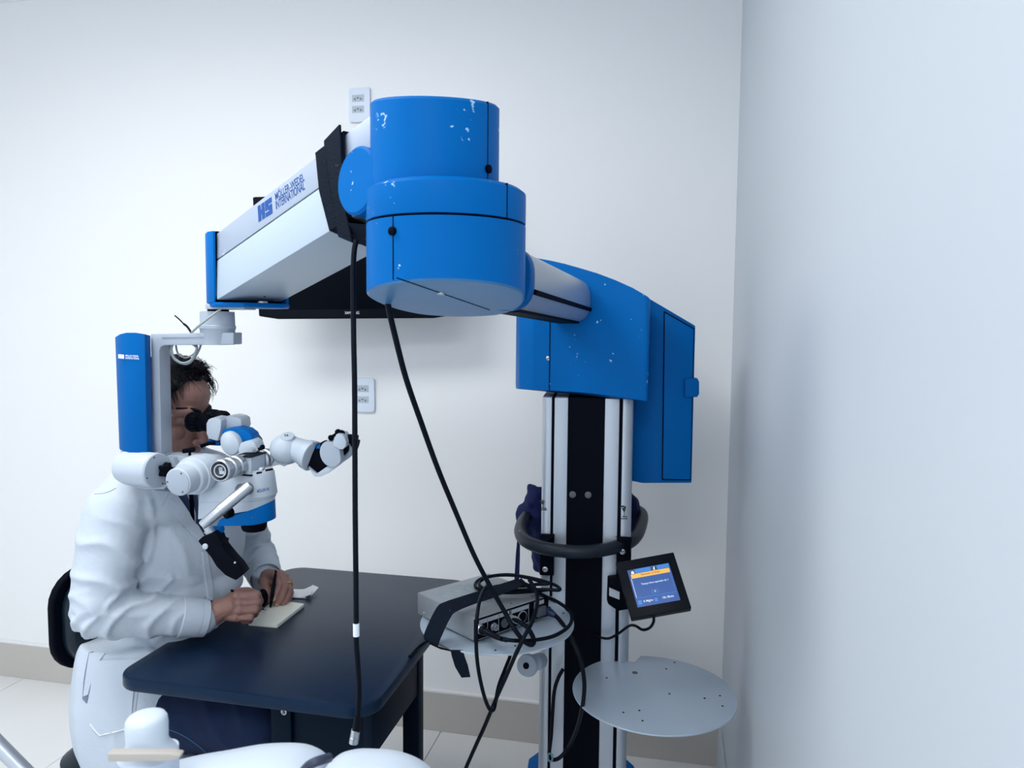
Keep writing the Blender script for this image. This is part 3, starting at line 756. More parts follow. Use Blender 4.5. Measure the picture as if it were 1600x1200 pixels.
obj('objective_ring', B().lathe(at(397, 813, DM + .035), (-UP + RT * -.03), [(0, 20.5 * pxm(DM)), (11 * pxm(DM), 19.5 * pxm(DM)), (15 * pxm(DM), 17.5 * pxm(DM)), (15.5 * pxm(DM), 15 * pxm(DM))], 36), BLACKM, mb)
obj('objective_lens', B().lathe(at(397, 827, DM + .035), -UP, [(0, .018), (.003, .017), (.005, .002)], 30), GLASS, mb)
obj('body_rib', ext([(345, 748), (352, 748), (357, 792), (350, 795)], 1.55, .02), GREYP, mb, bevel=.001)
p = at(401.5, 769.8, DM - .003); text('lettering', 'MÖLLER-WE', p, at(420.5, 766, DM + .006) - p, at(401.2, 763.8, DM - .003) - p, BLUELOGO, mb, (-FW + RT * .6), lift=.0022, bold=.01, label='blue printed lettering')
obj('side_knob', B().lathe(at(362, 799, DM - .03), ax3(-.5, -.1, .8), [(0, .009), (.002, .0115), (.014, .0115), (.016, .009)], 18), BLACKM, ms)
# beam splitter: lens rings, box, coupler
s = pxm(1.47); ab = ax3(.20, .0, -.98); b0 = at(343, 736, 1.46)
u_ = .0021                                            # length along the tube per picture pixel
bs_ = obj('beam_splitter', B().lathe(b0, ab, [(.014, 8 * s), (.012, 13 * s), (0, 15 * s), (0, 16 * s), (1 * u_, 17.5 * s), (8 * u_, 17.5 * s), (9.5 * u_, 15.5 * s), (12 * u_, 15 * s), (13 * u_, 17 * s), (19 * u_, 17 * s), (20 * u_, 15 * s), (23 * u_, 15 * s), (24 * u_, 17 * s), (31 * u_, 17 * s), (32 * u_, 15 * s), (40 * u_, 15 * s)], 44), STEEL, ms)
obj('bore', B().lathe(b0 + ab * .0105, ab, [(0, 12.5 * s), (.0006, 12.5 * s)], 36), BLACK, bs_)
obj('bore_ring', B().annulus(b0 + ab * .001, ab, [(0, 8.8 * s), (0, 10.6 * s), (.010, 10.6 * s), (.010, 8.6 * s)], 36), STEEL, bs_)
obj('bore_lens', B().lathe(b0 + ab * .0095, ab, [(0, 8.6 * s), (.0006, 8.6 * s)], 30), DKGREY, bs_)
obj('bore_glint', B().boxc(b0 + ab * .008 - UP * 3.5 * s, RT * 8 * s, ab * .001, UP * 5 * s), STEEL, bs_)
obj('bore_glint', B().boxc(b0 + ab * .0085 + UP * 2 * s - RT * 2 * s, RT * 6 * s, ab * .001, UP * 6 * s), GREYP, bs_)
bx = at(391, 724, 1.555)
e1, e2 = frame(ab)[1:]
obj('splitter_box', B().boxc(bx, ab * .055, e1 * .038, e2 * .037), WHITEP, ms, bevel=.002)
obj('splitter_plate', B().boxc(bx + UP * .0190, ab * .062, e1 * .042, e2 * .002), BLACKM, ms)
obj('splitter_plate', B().boxc(bx - UP * .0195, ab * .062, e1 * .042, e2 * .002), BLACKM, ms)
c1 = at(404, 720, 1.585); s = pxm(1.585)
cp_ = obj('coupler', B().lathe(c1, ab, [(0, 14 * s), (1 * u_, 16.5 * s), (4 * u_, 16.5 * s), (5 * u_, 14.5 * s), (8 * u_, 14.5 * s), (9 * u_, 17 * s), (14 * u_, 17 * s), (16 * u_, 15 * s), (26 * u_, 13.5 * s), (36 * u_, 14 * s)], 40), STEEL, ms)
obj('lever', B().tube([at(404, 702, 1.50), at(413, 699, 1.50)], .0034, 8), BLACKM, ms)
obj('lever_tip', B().ball(at(410, 698.5, 1.495), .0052, n=12), BLACKM, ms)
obj('lever', B().tube([at(415, 735, 1.50), at(426, 733, 1.51)], .0022, 8), BLACKM, ms)
obj('lever', B().tube([at(401, 739.5, 1.49), at(409, 738, 1.49)], .0020, 8), BLACKM, ms)
obj('lock_screw', B().lathe(at(408, 733.5, 1.485), -FW, [(-.01, .0045), (.003, .0045), (.004, .003)], 14), STEEL, ms)
# assistant tube to the right
ec = at(447.5, 702, 1.60); s = pxm(1.6)
el = obj('elbow', B().ball(ec, (25.5 * s, 25 * s, 24 * s), (RT, FW, UP), 30), WHITEP, ms)
obj('elbow_cap', B().lathe(at(449, 681.5, 1.585), ax3(.05, .86, .5), [(-.012, 10.5 * s), (.0, 10.5 * s), (.0015, 9.5 * s)], 28), WHITEP, el)
for x_ in (445.5, 449):
    obj('screw', B().lathe(at(x_, 681, 1.5815) + UP * .002, ax3(.05, .86, .5), [(-.001, .0017), (.001, .0014)], 8), DKGREY, el)
obj('elbow_foot', ext([(432, 706), (453, 716), (450, 724), (444, 729.5), (436, 726), (425, 729)], 1.585, .03), GREYP, ms, bevel=.003)
t1, t2 = at(457, 699, 1.60), at(488.5, 713, 1.58); ta = (t2 - t1).normalized(); L = (t2 - t1).length
tb_ = obj('assistant_tube', B().lathe(t1, ta, [(0, 17 * s), (.4 * L, 19 * s), (.72 * L, 21.5 * s), (.74 * L, 23 * s), (.98 * L, 24 * s), (L, 23 * s)], 40), WHITEP, ms)
obj('tube_screw', B().cyl(at(488, 694, 1.565), at(488, 690, 1.565), .003, n=12), GREYP, tb_)
obj('black_wedge', ext([(494, 695), (502, 692), (508, 700), (513, 716), (513, 730), (494, 741), (478, 729)], 1.575, .05), BLACKM, ms, bevel=.003)
obj('blue_shim', ext([(494.5, 697), (500, 693), (500.5, 701), (494, 701)], 1.572, .01), BLUED, ms)
dsk = [(516.5 + 17 * math.cos(t), 709.5 + 20.5 * math.sin(t)) for t in [2 * math.pi * k / 36 for k in range(36)]]
dsk = [(min(max(x, 499), 531.5) + (y - 709) * .13, max(y, 690.5)) for x, y in dsk]
obj('tube_disc', ext(dsk, 1.555, .07), GREYP, ms, bevel=.002)
obj('tube_shell', ext([(481, 729), (486, 738), (491.5, 745), (500, 745), (514, 739), (531, 726.5), (531, 720), (522, 728), (511, 729), (494.5, 740.5)], 1.565, .06), WHITEP, ms, bevel=.002)
obj('far_disc', ext([(534, 718), (541.5, 706), (544, 693), (547, 693), (550, 700), (549.5, 708), (544, 717), (537, 721), (531, 720)], 1.60, .03), GREYP, ms, bevel=.003)
obj('black_joint', ext([(522, 698), (538, 703), (543, 694), (543, 706), (532, 718), (528, 708)], 1.585, .03), BLACKM, ms, bevel=.002)
obj('prism_housing', ext([(520.3, 690), (525, 679), (527.5, 677.8), (535, 678.5), (538.5, 684), (541, 691), (539.5, 698), (535.5, 702.5), (530, 702), (521.5, 697)], 1.55, .05), WHITEP, ms, bevel=.006)
ke = ax3(.35, .05, .93)
for x_, y_, r_ in ((528.5, 675.5, 5), (534, 676.5, 4.5), (517, 684, 4.2)):
    obj('knob', B().lathe(at(x_, y_, 1.57), ke, [(-.006, r_ * s * .8), (-.004, r_ * s), (.006, r_ * s), (.008, r_ * s * .8)], 16), BLACKM, ms)
obj('knob_rod', B().tube([at(517, 684, 1.575), at(524, 679, 1.575), at(540, 684, 1.59)], .004, 8), BLACKM, ms)
for y_, x0_, x1_, d_ in ((687, 539, 558, 1.585), (694, 545, 560, 1.61)):
    e0_, e1_ = at(x0_, y_ - 3, d_), at(x1_, y_ + 1, d_); a_ = (e1_ - e0_).normalized(); l_ = (e1_ - e0_).length
    obj('assistant_eyepiece', B().lathe(e0_, a_, [(0, 6 * s), (.3 * l_, 6.5 * s), (.32 * l_, 7.4 * s), (.6 * l_, 7.4 * s), (.62 * l_, 6.8 * s), (.8 * l_, 7.6 * s), (l_, 8.6 * s), (l_ * 1.01, 6.5 * s)], 22), BLACKM, ms)
# surgeon's binocular tube
s = pxm(1.62)
XF = V((1, 0, 0))
def eyepiece(px, py, d, n):
    p = at(px, py, d)
    o = obj('eyepiece', B().lathe(p, XF, [(0, .013), (.001, .0195), (.008, .0225), (.014, .0225), (.018, .0212), (.028, .0212), (.029, .0195), (.036, .0195), (.037, .020), (.05, .0190), (.055, .016)], 30), BLACKM, ms)
    for k in range(16):
        a = 2 * math.pi * k / 16
        q = p + V((.018, math.cos(a) * .0210, math.sin(a) * .0210))
        obj('grip_rib', B().boxc(q, (.012, 0, 0), V((0, math.cos(a), math.sin(a))) * .0018, V((0, -math.sin(a), math.cos(a))) * .0028), BLACK, o)
    return p
EYN = (296, 659, 1.645)
eyepiece(EYN[0], EYN[1], EYN[2], 0)
pE2 = eyepiece(322, 653.5, 1.725, 1)
obj('binocular_housing', ext([(322, 678), (321.5, 662), (325, 655), (333, 652.5), (341, 653.5), (346, 657), (345, 672), (340, 690), (325, 686)], 1.60, .05), WHITEP, ms, bevel=.005)
obj('binocular_housing', ext([(341, 655), (350, 651.5), (361, 650), (372, 652.5), (377, 656), (378, 668), (374, 676), (345, 676)], 1.63, .06), WHITEP, ms, bevel=.005)
obj('hinge_block', ext([(345, 676), (349, 671), (368, 668.5), (383, 672), (392, 679), (396, 690), (388, 691), (373, 692), (360, 685)], 1.595, .05), BLUE, ms, bevel=.005)
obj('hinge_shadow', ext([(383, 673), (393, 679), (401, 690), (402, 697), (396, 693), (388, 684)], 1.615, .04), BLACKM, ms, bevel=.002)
obj('hinge_lower', ext([(324, 686), (341, 690), (344, 697), (326, 696)], 1.61, .03), BLUED, ms, bevel=.003)
obj('far_side_disc', ext([(380, 672), (388, 673.5), (397, 681), (403, 692), (404, 700), (400, 699), (394, 684), (384, 676)], 1.64, .02), WHITEP, ms, bevel=.004)
d2 = []
for k in range(40):
    t = 2 * math.pi * k / 40; x, y = 15.5 * math.cos(t), 19.5 * math.sin(t); c_, s2 = math.cos(-.42), math.sin(-.42)
    d2.append((360.5 + x * c_ - y * s2, 693 + x * s2 + y * c_))
nd = ax3(-.45, .1, .88)
dk = B(); c_ = [at(x, y, 1.585) for x, y in d2]; cc = sum(c_, V((0, 0, 0))) / 40
dk.loft([[cc + (p - cc) * .95 + FW * .03 for p in c_], [cc + (p - cc) * 1.0 + FW * .012 for p in c_], c_, [cc + (p - cc) * .86 - FW * .006 for p in c_], [cc + (p - cc) * .30 - FW * .011 for p in c_]])
obj('side_disc', dk, WHITEP, ms)
obj('tube_base', ext([(376, 692), (392, 688), (398, 692), (403, 704), (398, 708), (374, 714), (372, 702)], 1.575, .05), WHITEP, ms, bevel=.003)
obj('base_knob', B().cyl(at(395, 701, 1.573), at(395, 701, 1.565), .0035, n=12), GREYP, ms)
obj('cross_lever', B().tube([at(314, 697, 1.60), at(326, 693, 1.60), at(336, 692, 1.60)], .0042, 10), BLACKM, ms)
obj('cross_lever', B().tube([at(286, 705, 1.56), at(304, 702, 1.56)], .005, 10), BLACKM, ms)
obj('lever_pin', B().cyl(at(296, 704, 1.565), at(297, 714, 1.565), .003, n=10), BLACKM, ms)
# handle: metal tube, joint and black grip
h0, h1, h2 = at(384, 764, 1.478), at(343, 796, 1.452), at(315, 822, 1.44)
obj('handle_pivot', B().lathe(at(387, 763.5, 1.515), ax3(-.1, .1, 1), [(0, .013), (.03, .013), (.034, .011), (.036, .004)], 26), DKGREY, ms)
ha = (h2 - h0).normalized(); L0, L1 = (h1 - h0).length, (h2 - h0).length
hd = obj('handle_tube', B().lathe(h0, ha, [(-.012, .006), (-.010, .0105), (0, .0122), (L0 * .8, .0115), (L0, .0118), (L0 + .001, .0105), (L1 - .004, .0100), (L1, .008)], 28), STEEL, ms)
obj('handle_shank', B().cyl(at(322, 820, 1.445), at(332, 838, 1.45), .008, n=18), STEEL, ms)
obj('handle_fork', ext([(318, 832), (326, 826), (336, 835), (328, 841)], 1.44, .02), GREYP, ms, bevel=.001)
obj('pinion_knob', B().lathe(at(341, 827, 1.46), ax3(.9, .1, .3), [(-.012, .007), (.01, .007)], 14), BLUED, ms)
grip = [(308.5, 845.5), (316, 839), (334, 831.5), (341, 839), (343, 846), (349, 848), (347, 853), (352, 860), (362, 872), (373, 884), (381.5, 897), (368, 907.5), (352, 899.5), (338, 886), (329, 871), (320, 860)]
gp = obj('pistol_grip', ext(grip, 1.432, .034), BLACKM, ms, bevel=.005)
obj('grip_button', B().lathe(at(321, 853.5, 1.4325), -FW, [(-.001, .0058), (.002, .0058), (.003, .004)], 20), STEEL, gp)
obj('grip_switch', B().cyl(at(344, 851, 1.445), at(348, 849, 1.445), .0035, n=10), STEEL, gp)
obj('grip_screw', B().lathe(at(367, 879, 1.4325), -FW, [(-.001, .0022), (.001, .0018)], 10), STEEL, gp)
# ---------------------------------------------------------------- table
ZTB = .74
X0 = onz(183, 1053, ZTB); X1 = onz(590, 1106, ZTB); Y2 = onz(600, 896, ZTB)
tx0, tx1 = X0.x - .004, onz(664, 1003, ZTB).x
ty0, ty1 = (X0.y + X1.y) / 2 - .012, Y2.y
def rrect(x0, x1, y0, y1, r, z, n=8):
    out = []
    for cx_, cy_, a0 in ((x1 - r, y1 - r, 0), (x0 + r, y1 - r, 90), (x0 + r, y0 + r, 180), (x1 - r, y0 + r, 270)):
        for k in range(n + 1):
            a = math.radians(a0 + 90 * k / n); out.append(V((cx_ + r * math.cos(a), cy_ + r * math.sin(a), z)))
    return out
tbl = thing('table', 'small black table with rounded corners in front of the seated person', 'table', ((tx0 + tx1) / 2, (ty0 + ty1) / 2, 0))
rings = []
for dz, g in ((-.026, .004), (-.0245, .001), (-.022, 0), (-.004, 0), (-.0012, .0012), (0, .0045)):
    rings.append(rrect(tx0 + g, tx1 - g, ty0 + g, ty1 - g, .055, ZTB + dz))
obj('tabletop', B().loft(rings), TABLE, tbl, sharp=30)
lx = onz(430, 1100, .70); 
ly0 = ty0 + .055
lxa = at(428, 1110, 1.50).x; lxb = at(459, 1110, 1.49).x
obj('leg', B().box((lxa, ly0, 0), (lxb - lxa, 0, 0), (0, .045, 0), (0, 0, ZTB - .027)), TABLEL, tbl, bevel=.002)
sc_ = V(((lxa + lxb) / 2 - .001, ly0, 0)); zs = None
q = ray(444, 1112); tq = (ly0 - CAM.y) / q.y; qs = CAM + q * tq
obj('leg_screw', B().lathe(qs + V((0, .001, 0)), (0, -1, 0), [(0, .0062), (.003, .0062), (.004, .004), (.001, .002)], 18), STEEL, tbl)
obj('front_panel', B().box((lxb + .001, ly0 + .008, .12), (tx1 - .046 - lxb, 0, 0), (0, .02, 0), (0, 0, ZTB - .027 - .12)), TABLEL, tbl, bevel=.001)
axr = tx1 - .045
q = at(629, 1050, 1.72); q2 = at(656, 1050, 1.72)
obj('side_apron', B().box((axr, ly0 + .008, ZTB - .027 - .11), (.02, 0, 0), (0, q.y - ly0 + .02, 0), (0, 0, .11)), TABLEL, tbl, bevel=.001)
obj('leg', B().box((q.x, q.y, 0), (q2.x - q.x, 0, 0), (0, .035, 0), (0, 0, ZTB - .027)), TABLEL, tbl, bevel=.002)

# pad and paper on the table
z = ZTB
pq = [onz(388, 972, z + .009), onz(433, 976, z + .009), onz(475.5, 943, z + .009), onz(428, 936, z + .009)]
single('suture_pad', B().prism([p - UP * .009 for p in pq], UP * .009), PAD, 'cream square practice pad on the black table under the hands', 'pad', (pq[0] + pq[2]) / 2 - UP * .009, bevel=.0018)
pp = [onz(444, 935, z), onz(450, 924, z), onz(489, 922, z), onz(486, 935.5, z)]
g = B(); n = 10; gr = []
for i in range(n + 1):
    u = i / n; a_, b_ = pp[0].lerp(pp[3], u), pp[1].lerp(pp[2], u)
    h = .004 + .008 * max(0, u - .72) / .28 + .001 * math.sin(u * 9)
    gr.append((a_ + UP * h, b_ + UP * (h + .001)))
rg_ = [[a_, b_, b_ - UP * .0015, a_ - UP * .0015] for a_, b_ in gr]
pt = thing('paper', 'folded white paper tissue on the black table behind the left hand', 'paper', pp[0])
obj('lower_sheet', B().loft(rg_), PAPER, pt, sharp=60)
obj('raised_flap', B().prism([pp[3] + UP * .004, onz(486, 934, z) + UP * .004, onz(498, 925, z) + UP * .012, onz(488, 922, z) + UP * .014, pp[2] + UP * .012], UP * .0012), PAPER, pt)
obj('under_sheet', B().prism([p + UP * .0005 for p in (pp[0].lerp(pp[1], .1), pp[1].lerp(pp[0], .1), pp[2].lerp(pp[1], .25), pp[3].lerp(pp[0], .2))], UP * .0022), PAPER, pt)

# ---------------------------------------------------------------- chair behind the person
cb0 = at(88, 960, 1.74)
ch = thing('office_chair', 'black padded chair the person sits on, backrest showing behind the coat', 'chair', (cb0.x + .22, cb0.y + .08, 0))
def backrest(xo, th, h, wd, m, nm, bev):
    c = at(100, 980, 1.67); g = []
    pts = []
    for cxs, czs, a0 in ((1, 1, 0), (-1, 1, 90), (-1, -1, 180), (1, -1, 270)):
        for k in range(7):
            a = math.radians(a0 + 15 * k); pts.append(((wd / 2 - .08) * cxs + .08 * math.cos(a), (h / 2 - .08) * czs + .08 * math.sin(a)))
    dirx = V((.995, -.10, 0)); diry = V((.10, .995, 0))
    return obj(nm, B().prism([c + diry * (u + .19) + UP * v + dirx * (xo - .25 * (u / wd) ** 2 * .3) for u, v in pts], dirx * th), m, ch, bevel=bev, seg=3)
backrest(-.02, .018, .245, .40, BLACKM, 'backrest_shell', .006)
backrest(-.002, .045, .225, .37, CHAIRM, 'backrest_cushion', .018)
sc0 = V((cb0.x + .25, cb0.y + .12, 0))
obj('seat', B().loft([[p for p in rrect(sc0.x - .21 + g_, sc0.x + .21 - g_, sc0.y - .22 + g_, sc0.y + .22 - g_, .09, z_)] for z_, g_ in ((.40, .02), (.42, 0), (.455, 0), (.47, .02))]), CHAIRM, ch)
obj('back_bar', B().tube(catmull([sc0 + V((-.15, 0, .39)), sc0 + V((-.27, 0, .41)), sc0 + V((-.27, .10, .60)), at(112, 985, 1.84) + V((-.03, .05, 0))], 5), .014, 10), BLACKM, ch)
obj('gas_column', B().cyl(sc0 + V((0, 0, .08)), sc0 + V((0, 0, .40)), .028, .022), BLACKM, ch)
for k in range(5):
    a = 2 * math.pi * k / 5 + .4; d_ = V((math.cos(a), math.sin(a), 0))
    obj('base_spoke', B().tube([sc0 + V((0, 0, .09)), sc0 + d_ * .27 + V((0, 0, .065))], [.022, .014], 8), BLACKM, ch)
    obj('castor', B().cyl(sc0 + d_ * .27 + V((-d_.y * .02, d_.x * .02, .026)), sc0 + d_ * .27 + V((d_.y * .02, -d_.x * .02, .026)), .026, ch=.004), BLACKM, ch)

# ---------------------------------------------------------------- strap round the beam, hanging cables
S0 = at(550, 380, 1.16)
def strap_ring(t0_, g, sag):
    v = [arm(t0_, -.02, -g), arm(t0_, .5, -g - .006), arm(t0_, 1.02, -g), arm(t0_, 1.04 + sag * .5, WD * .3), arm(t0_, 1.04 + sag, WD * .62), arm(t0_, 1.03, WD + g), arm(t0_, .5, WD + g), arm(t0_, -.03, WD + g), arm(t0_, -.03, WD * .5)]
    return v
def strap_mesh(cols, th):
    rings = []
    n = len(cols[0])
    outer = cols; cen = [sum(c, V((0, 0, 0))) / n for c in cols]
    a = [[p for p in c] for c in outer]; b_ = [[p + (cen[i] - p).normalized() * th for p in c] for i, c in enumerate(outer)]
    g = B()
    g.loft(a + list(reversed(b_)), cap=False, closed=True)
    return g
def pix(t_, v, px): pass
cols1 = []
for k, (txp, bxp) in enumerate(((497, 519), (513, 530), (526, 541), (541, 551))):
    # the strap leans: its top sits nearer the microscope than its bottom
    pt_, pb_ = armface(txp, 238 - k * 12), armface(bxp, 352 - k * 6)
    tt = (pt_ - E0t).dot(lng) / lng.dot(lng); tb__ = (pb_ - E0b).dot(lng) / lng.dot(lng)
    r1 = strap_ring(tt, .006, .16); r2 = strap_ring(tb__, .006, .16)
    ws = (0, .5, 1, 1, 1, .9, .5, 0, 0)
    cols1.append([p.lerp(q_, w_) for p, q_, w_ in zip(r1, r2, ws)])
sb = thing('beam_strap', 'wide black strap wrapped round the spring arm beside the hub', 'strap', S0)
obj('strap_band', strap_mesh(cols1, .004), STRAP, sb, sharp=50)
fl_ = [armface(514, 222) + fn * .010, armface(540, 197) + fn * .012, armface(544, 238) + fn * .014, armface(549, 330) + fn * .012, armface(560, 381) + fn * .012, armface(540, 372) + fn * .014, armface(521, 270) + fn * .014]
obj('strap_flap', B().prism(fl_, -fn * .004), STRAP, sb, bevel=.001)
lo = [at(524, 356, 1.185), at(541, 348, 1.15), at(575, 350, 1.12), at(576, 382, 1.14), at(556, 381, 1.165), at(535, 370, 1.185)]
obj('strap_fold', B().prism(lo, perp * .05), STRAP, sb, bevel=.004)

DC = 1.135
c1t = at(556, 380, DC)
hc = thing('hanging_cable', 'straight black cable hanging from the beam strap down past the table edge', 'cable', c1t)
z0_ = at(556, 1150, DC - .03)
line = []
for (x, y) in ((557, 376), (553.5, 392), (552, 430), (552.5, 520), (554, 600), (554.5, 700), (555, 800), (556, 900), (556.5, 965), (556.5, 1000), (559, 1040), (561, 1075), (560, 1105), (558, 1130)):
    line.append(at(x, y, DC - .0))
obj('cord', B().tube(catmull(line, 6), .0042, 10), RUBBER, hc)
obj('tape_marker', B().cyl(at(556.5, 974, DC), at(556.8, 994, DC), .0049), PRINTW, hc, label='white paper tape')
obj('sleeve', B().cyl(at(559, 1118, DC), at(556.5, 1142, DC), .0052, .0065), RUBBER, hc)
pa_, pb_ = at(556, 1140, DC), at(552.5, 1161, DC); l_ = (pb_ - pa_).length
obj('plug', B().lathe(pa_, pb_ - pa_, [(0, .0068), (l_ * .5, .007), (l_ * .52, .006), (l_ * .56, .0072), (l_, .0072), (l_, .005)], 22), STEEL, hc, label='silver round plug')

hub_out = at(604, 468, 1.20)
zt_ = ZL
h2_ = thing('signal_cable', 'black cable slanting from under the blue hub to the control box', 'cable', hub_out)
pts = [at(603, 458, 1.19), at(608, 485, 1.20), at(616, 520, 1.22), at(634, 590, 1.26), at(658, 660, 1.31), at(684, 732, 1.37), at(712, 800, 1.43), at(741, 868, 1.49), at(768, 920, 1.53), at(792, 962, 1.53), at(803, 982, 1.515), at(819, 1002, 1.52), at(831, 1007.5, 1.53), at(834, 999, 1.55), at(825, 982, 1.57), at(812, 972, 1.58), at(802, 967, 1.60)]
obj('cord', B().tube(catmull(pts, 6), .0050, 10), RUBBER, h2_)
q0_, q1_ = at(812, 972, 1.585), at(798, 964, 1.612)
obj('connector', B().lathe(q0_, q1_ - q0_, [(0, .006), (.012, .0075), (.02, .0075), (.021, .006), ((q1_ - q0_).length, .006)], 18), STEEL, h2_)

# ---------------------------------------------------------------- control box on the left tray
zc_ = ZL + .006
Dp, Ap, Cp = onz(741, 1003, zc_), onz(651, 959, zc_), onz(855.5, 963, zc_)
e_l, e_r = Ap - Dp, Cp - Dp
HB = .050
box_ = thing('control_box', 'flat grey metal control box with black connector panel on the left tray', 'box', Dp + (e_l + e_r) / 2)
def cbx(a_, b_, z_): return Dp + e_l * a_ + e_r * b_ + UP * z_
GBOX = mat('grey_metal_case', (.40, .43, .46), .42, .4, var=.05)
obj('case', B().box(cbx(0, 0.012, 0), e_l, e_r * .985, UP * HB), GBOX, box_, bevel=.0015)
obj('rear_panel', B().box(cbx(-.012, .0, .002), e_l * .02, e_r, UP * (HB - .004)), BLACKM, box_)
for a_, b_ in ((.08, .10), (.9, .12), (.9, .9), (.1, .9)):
    obj('foot', B().cyl(cbx(a_, b_, -.006), cbx(a_, b_, .0), .008, n=14), BLACKM, box_)
pno = -e_l.normalized()
def bp(b_, v, l=0): return cbx(-.012, b_, v * HB) + pno * l
def brect(nm, b0_, v0, b1_, v1, m, l=.0008):
    obj(nm, B().prism([bp(b0_, v0, l), bp(b1_, v0, l), bp(b1_, v1, l), bp(b0_, v1, l)], -pno * .001), m, box_)
LBL = mat('label_grey', (.35, .38, .42), .6)
for b0_, b1_ in ((.05, .15), (.16, .295), (.31, .44), (.47, .705), (.80, .93)): brect('label_strip', b0_, .72, b1_, .90, LBL)
for b_ in (.155, .30, .455, .71, .79): brect('divider', b_, .12, b_ + .004, .92, LBL)
brect('edge_line', .04, .06, .95, .075, LBL)
def bnc(b_, v, r=.0068):
    c_ = bp(b_, v)
    return obj('socket_ring', B().lathe(c_, pno, [(0, r * 1.25), (.002, r * 1.25), (.002, r), (.010, r), (.010, r * .6), (.004, r * .5)], 22), STEEL, box_)
bnc(.10, .42); bnc(.235, .42)
obj('round_socket', B().lathe(bp(.62, .42), pno, [(0, .0135), (.002, .0135), (.0021, .0125)], 26), LBL, box_)
obj('socket_core', B().lathe(bp(.62, .42, .0021), pno, [(0, .0118), (.0006, .0118)], 24), BLACKM, box_)
obj('round_socket', B().lathe(bp(.38, .42), pno, [(0, .0105), (.003, .0105), (.003, .008), (.001, .007)], 22), DKGREY, box_)
obj('power_inlet', B().boxc(bp(.87, .42, .004), e_r * .12, pno * .008, UP * .022), DKGREY, box_, bevel=.001)
for a_, b_ in ((.12, .12), (.5, .06)):
    obj('vent_mark', B().lathe(cbx(a_, b_, HB), UP, [(-.001, .010), (.0006, .010), (.0006, .008), (.0001, .0075)], 22), GBOX, box_)
for a_, b_ in ((.08, .55), (.75, .45), (.08, .85)):
    obj('case_screw', B().cyl(cbx(a_, b_, HB - .001), cbx(a_, b_, HB + .0008), .0022, n=8), DKGREY, box_)
for v in (.16, ):
    for a_ in (.12, .88):
        p = cbx(a_, .012, HB * v); obj('case_screw', B().lathe(p, -e_r, [(-.001, .003), (.002, .003), (.003, .0015)], 10), STEEL, box_)
obj('embossed_area', B().box(cbx(.55, .12, HB - .0005), e_l * .35, e_r * .5, UP * .0012), mat('worn_print', (.36, .41, .43), .6, var=.25, vs=60), box_, bevel=.001)

# strap round box and tray
s0, s1 = .36, .66
def sp_(a_, b_, z_): return cbx(a_, b_, z_)
path = [(.97, .010), (.80, HB + .0035), (.45, HB + .0035), (.03, HB + .0035)]
sbx = thing('box_strap', 'black fabric strap tying the control box to the left tray', 'strap', cbx(.5, .5, HB))
def ribbon(c_line, wvec, th, nrm):
    rg = []
    for p, n_ in zip(c_line, nrm):
        w_ = wvec if isinstance(wvec, V) else wvec
        rg.append([p - w_ / 2, p + w_ / 2, p + w_ / 2 - n_ * th, p - w_ / 2 - n_ * th])
    return B().loft(rg)
L_ = [at(668, 1003, 1.56), at(662, 995, 1.565), at(668, 977, 1.575), at(683, 948, 1.585), at(696, 940, 1.59), at(720, 932, 1.61), at(752, 922, 1.635), at(780, 913, 1.67), at(805, 905, 1.70)]
R_ = [at(688, 1013, 1.52), at(684, 1008, 1.525), at(693, 985, 1.535), at(704, 963, 1.545), at(712, 955, 1.55), at(735, 945, 1.57), at(765, 935, 1.60), at(800, 922, 1.635), at(825, 911, 1.68)]
rings = []
for p, q_ in zip(catmull(L_, 4), catmull(R_, 4)):
    n_ = UP * .6 - RT * .5
    rings.append([p, q_, q_ - n_ * .002, p - n_ * .002])
obj('strap_band', B().loft(rings), STRAP, sbx, sharp=50)
tl_ = [(at(704, 1016, 1.54), at(723, 1016, 1.54)), (at(706, 1026, 1.54), at(726, 1026, 1.535)), (at(711, 1042, 1.54), at(731, 1040, 1.535)), (at(721, 1059, 1.54), at(735, 1058, 1.535))]
obj('strap_tail', B().loft([[a_, b_, b_ + FW * .002, a_ + FW * .002] for a_, b_ in tl_]), STRAP, sbx, sharp=50)
un = [(at(671, 1005, 1.56), at(688, 1013, 1.52)), (at(690, 1012, 1.62), at(712, 1018, 1.58)), (at(704, 1014, 1.60), at(724, 1017, 1.57))]
obj('strap_under', B().loft([[a_, b_, b_ - UP * .002, a_ - UP * .002] for a_, b_ in un]), STRAP, sbx, sharp=50)

# cables of the box
def cable(name, label, pts, r, k=6, group=None):
    p = [V(q_) for q_ in pts]
    t = thing(name, label, 'cable', p[0], group)
    obj('cord', B().tube(catmull(p, k), r, 9), RUBBER, t)
    return t
zt2 = ZL + .006 + HB + .006
coil = [onz(x, y, zt2 + dz) for x, y, dz in ((858, 921, .012), (835, 924, .006), (800, 926, .004), (765, 925, .003), (745, 919, .003), (744, 910, .004), (758, 902, .008), (785, 898.5, .012), (812, 900, .014), (838, 905, .016), (862, 912, .015), (873, 918, .013), (873, 922, .012), (850, 921, .012), (815, 922, .012), (780, 923, .012), (755, 919, .011), (749, 910, .012), (765, 901, .016), (795, 898, .018), (825, 903, .02), (845, 909, .02), (857, 912, .02), (840, 913, .018), (810, 916, .018), (780, 915.5, .018), (760, 921, .014))]
cable('coiled_cable', 'black cable coiled in loops on top of the control box', coil, .0040, 6)
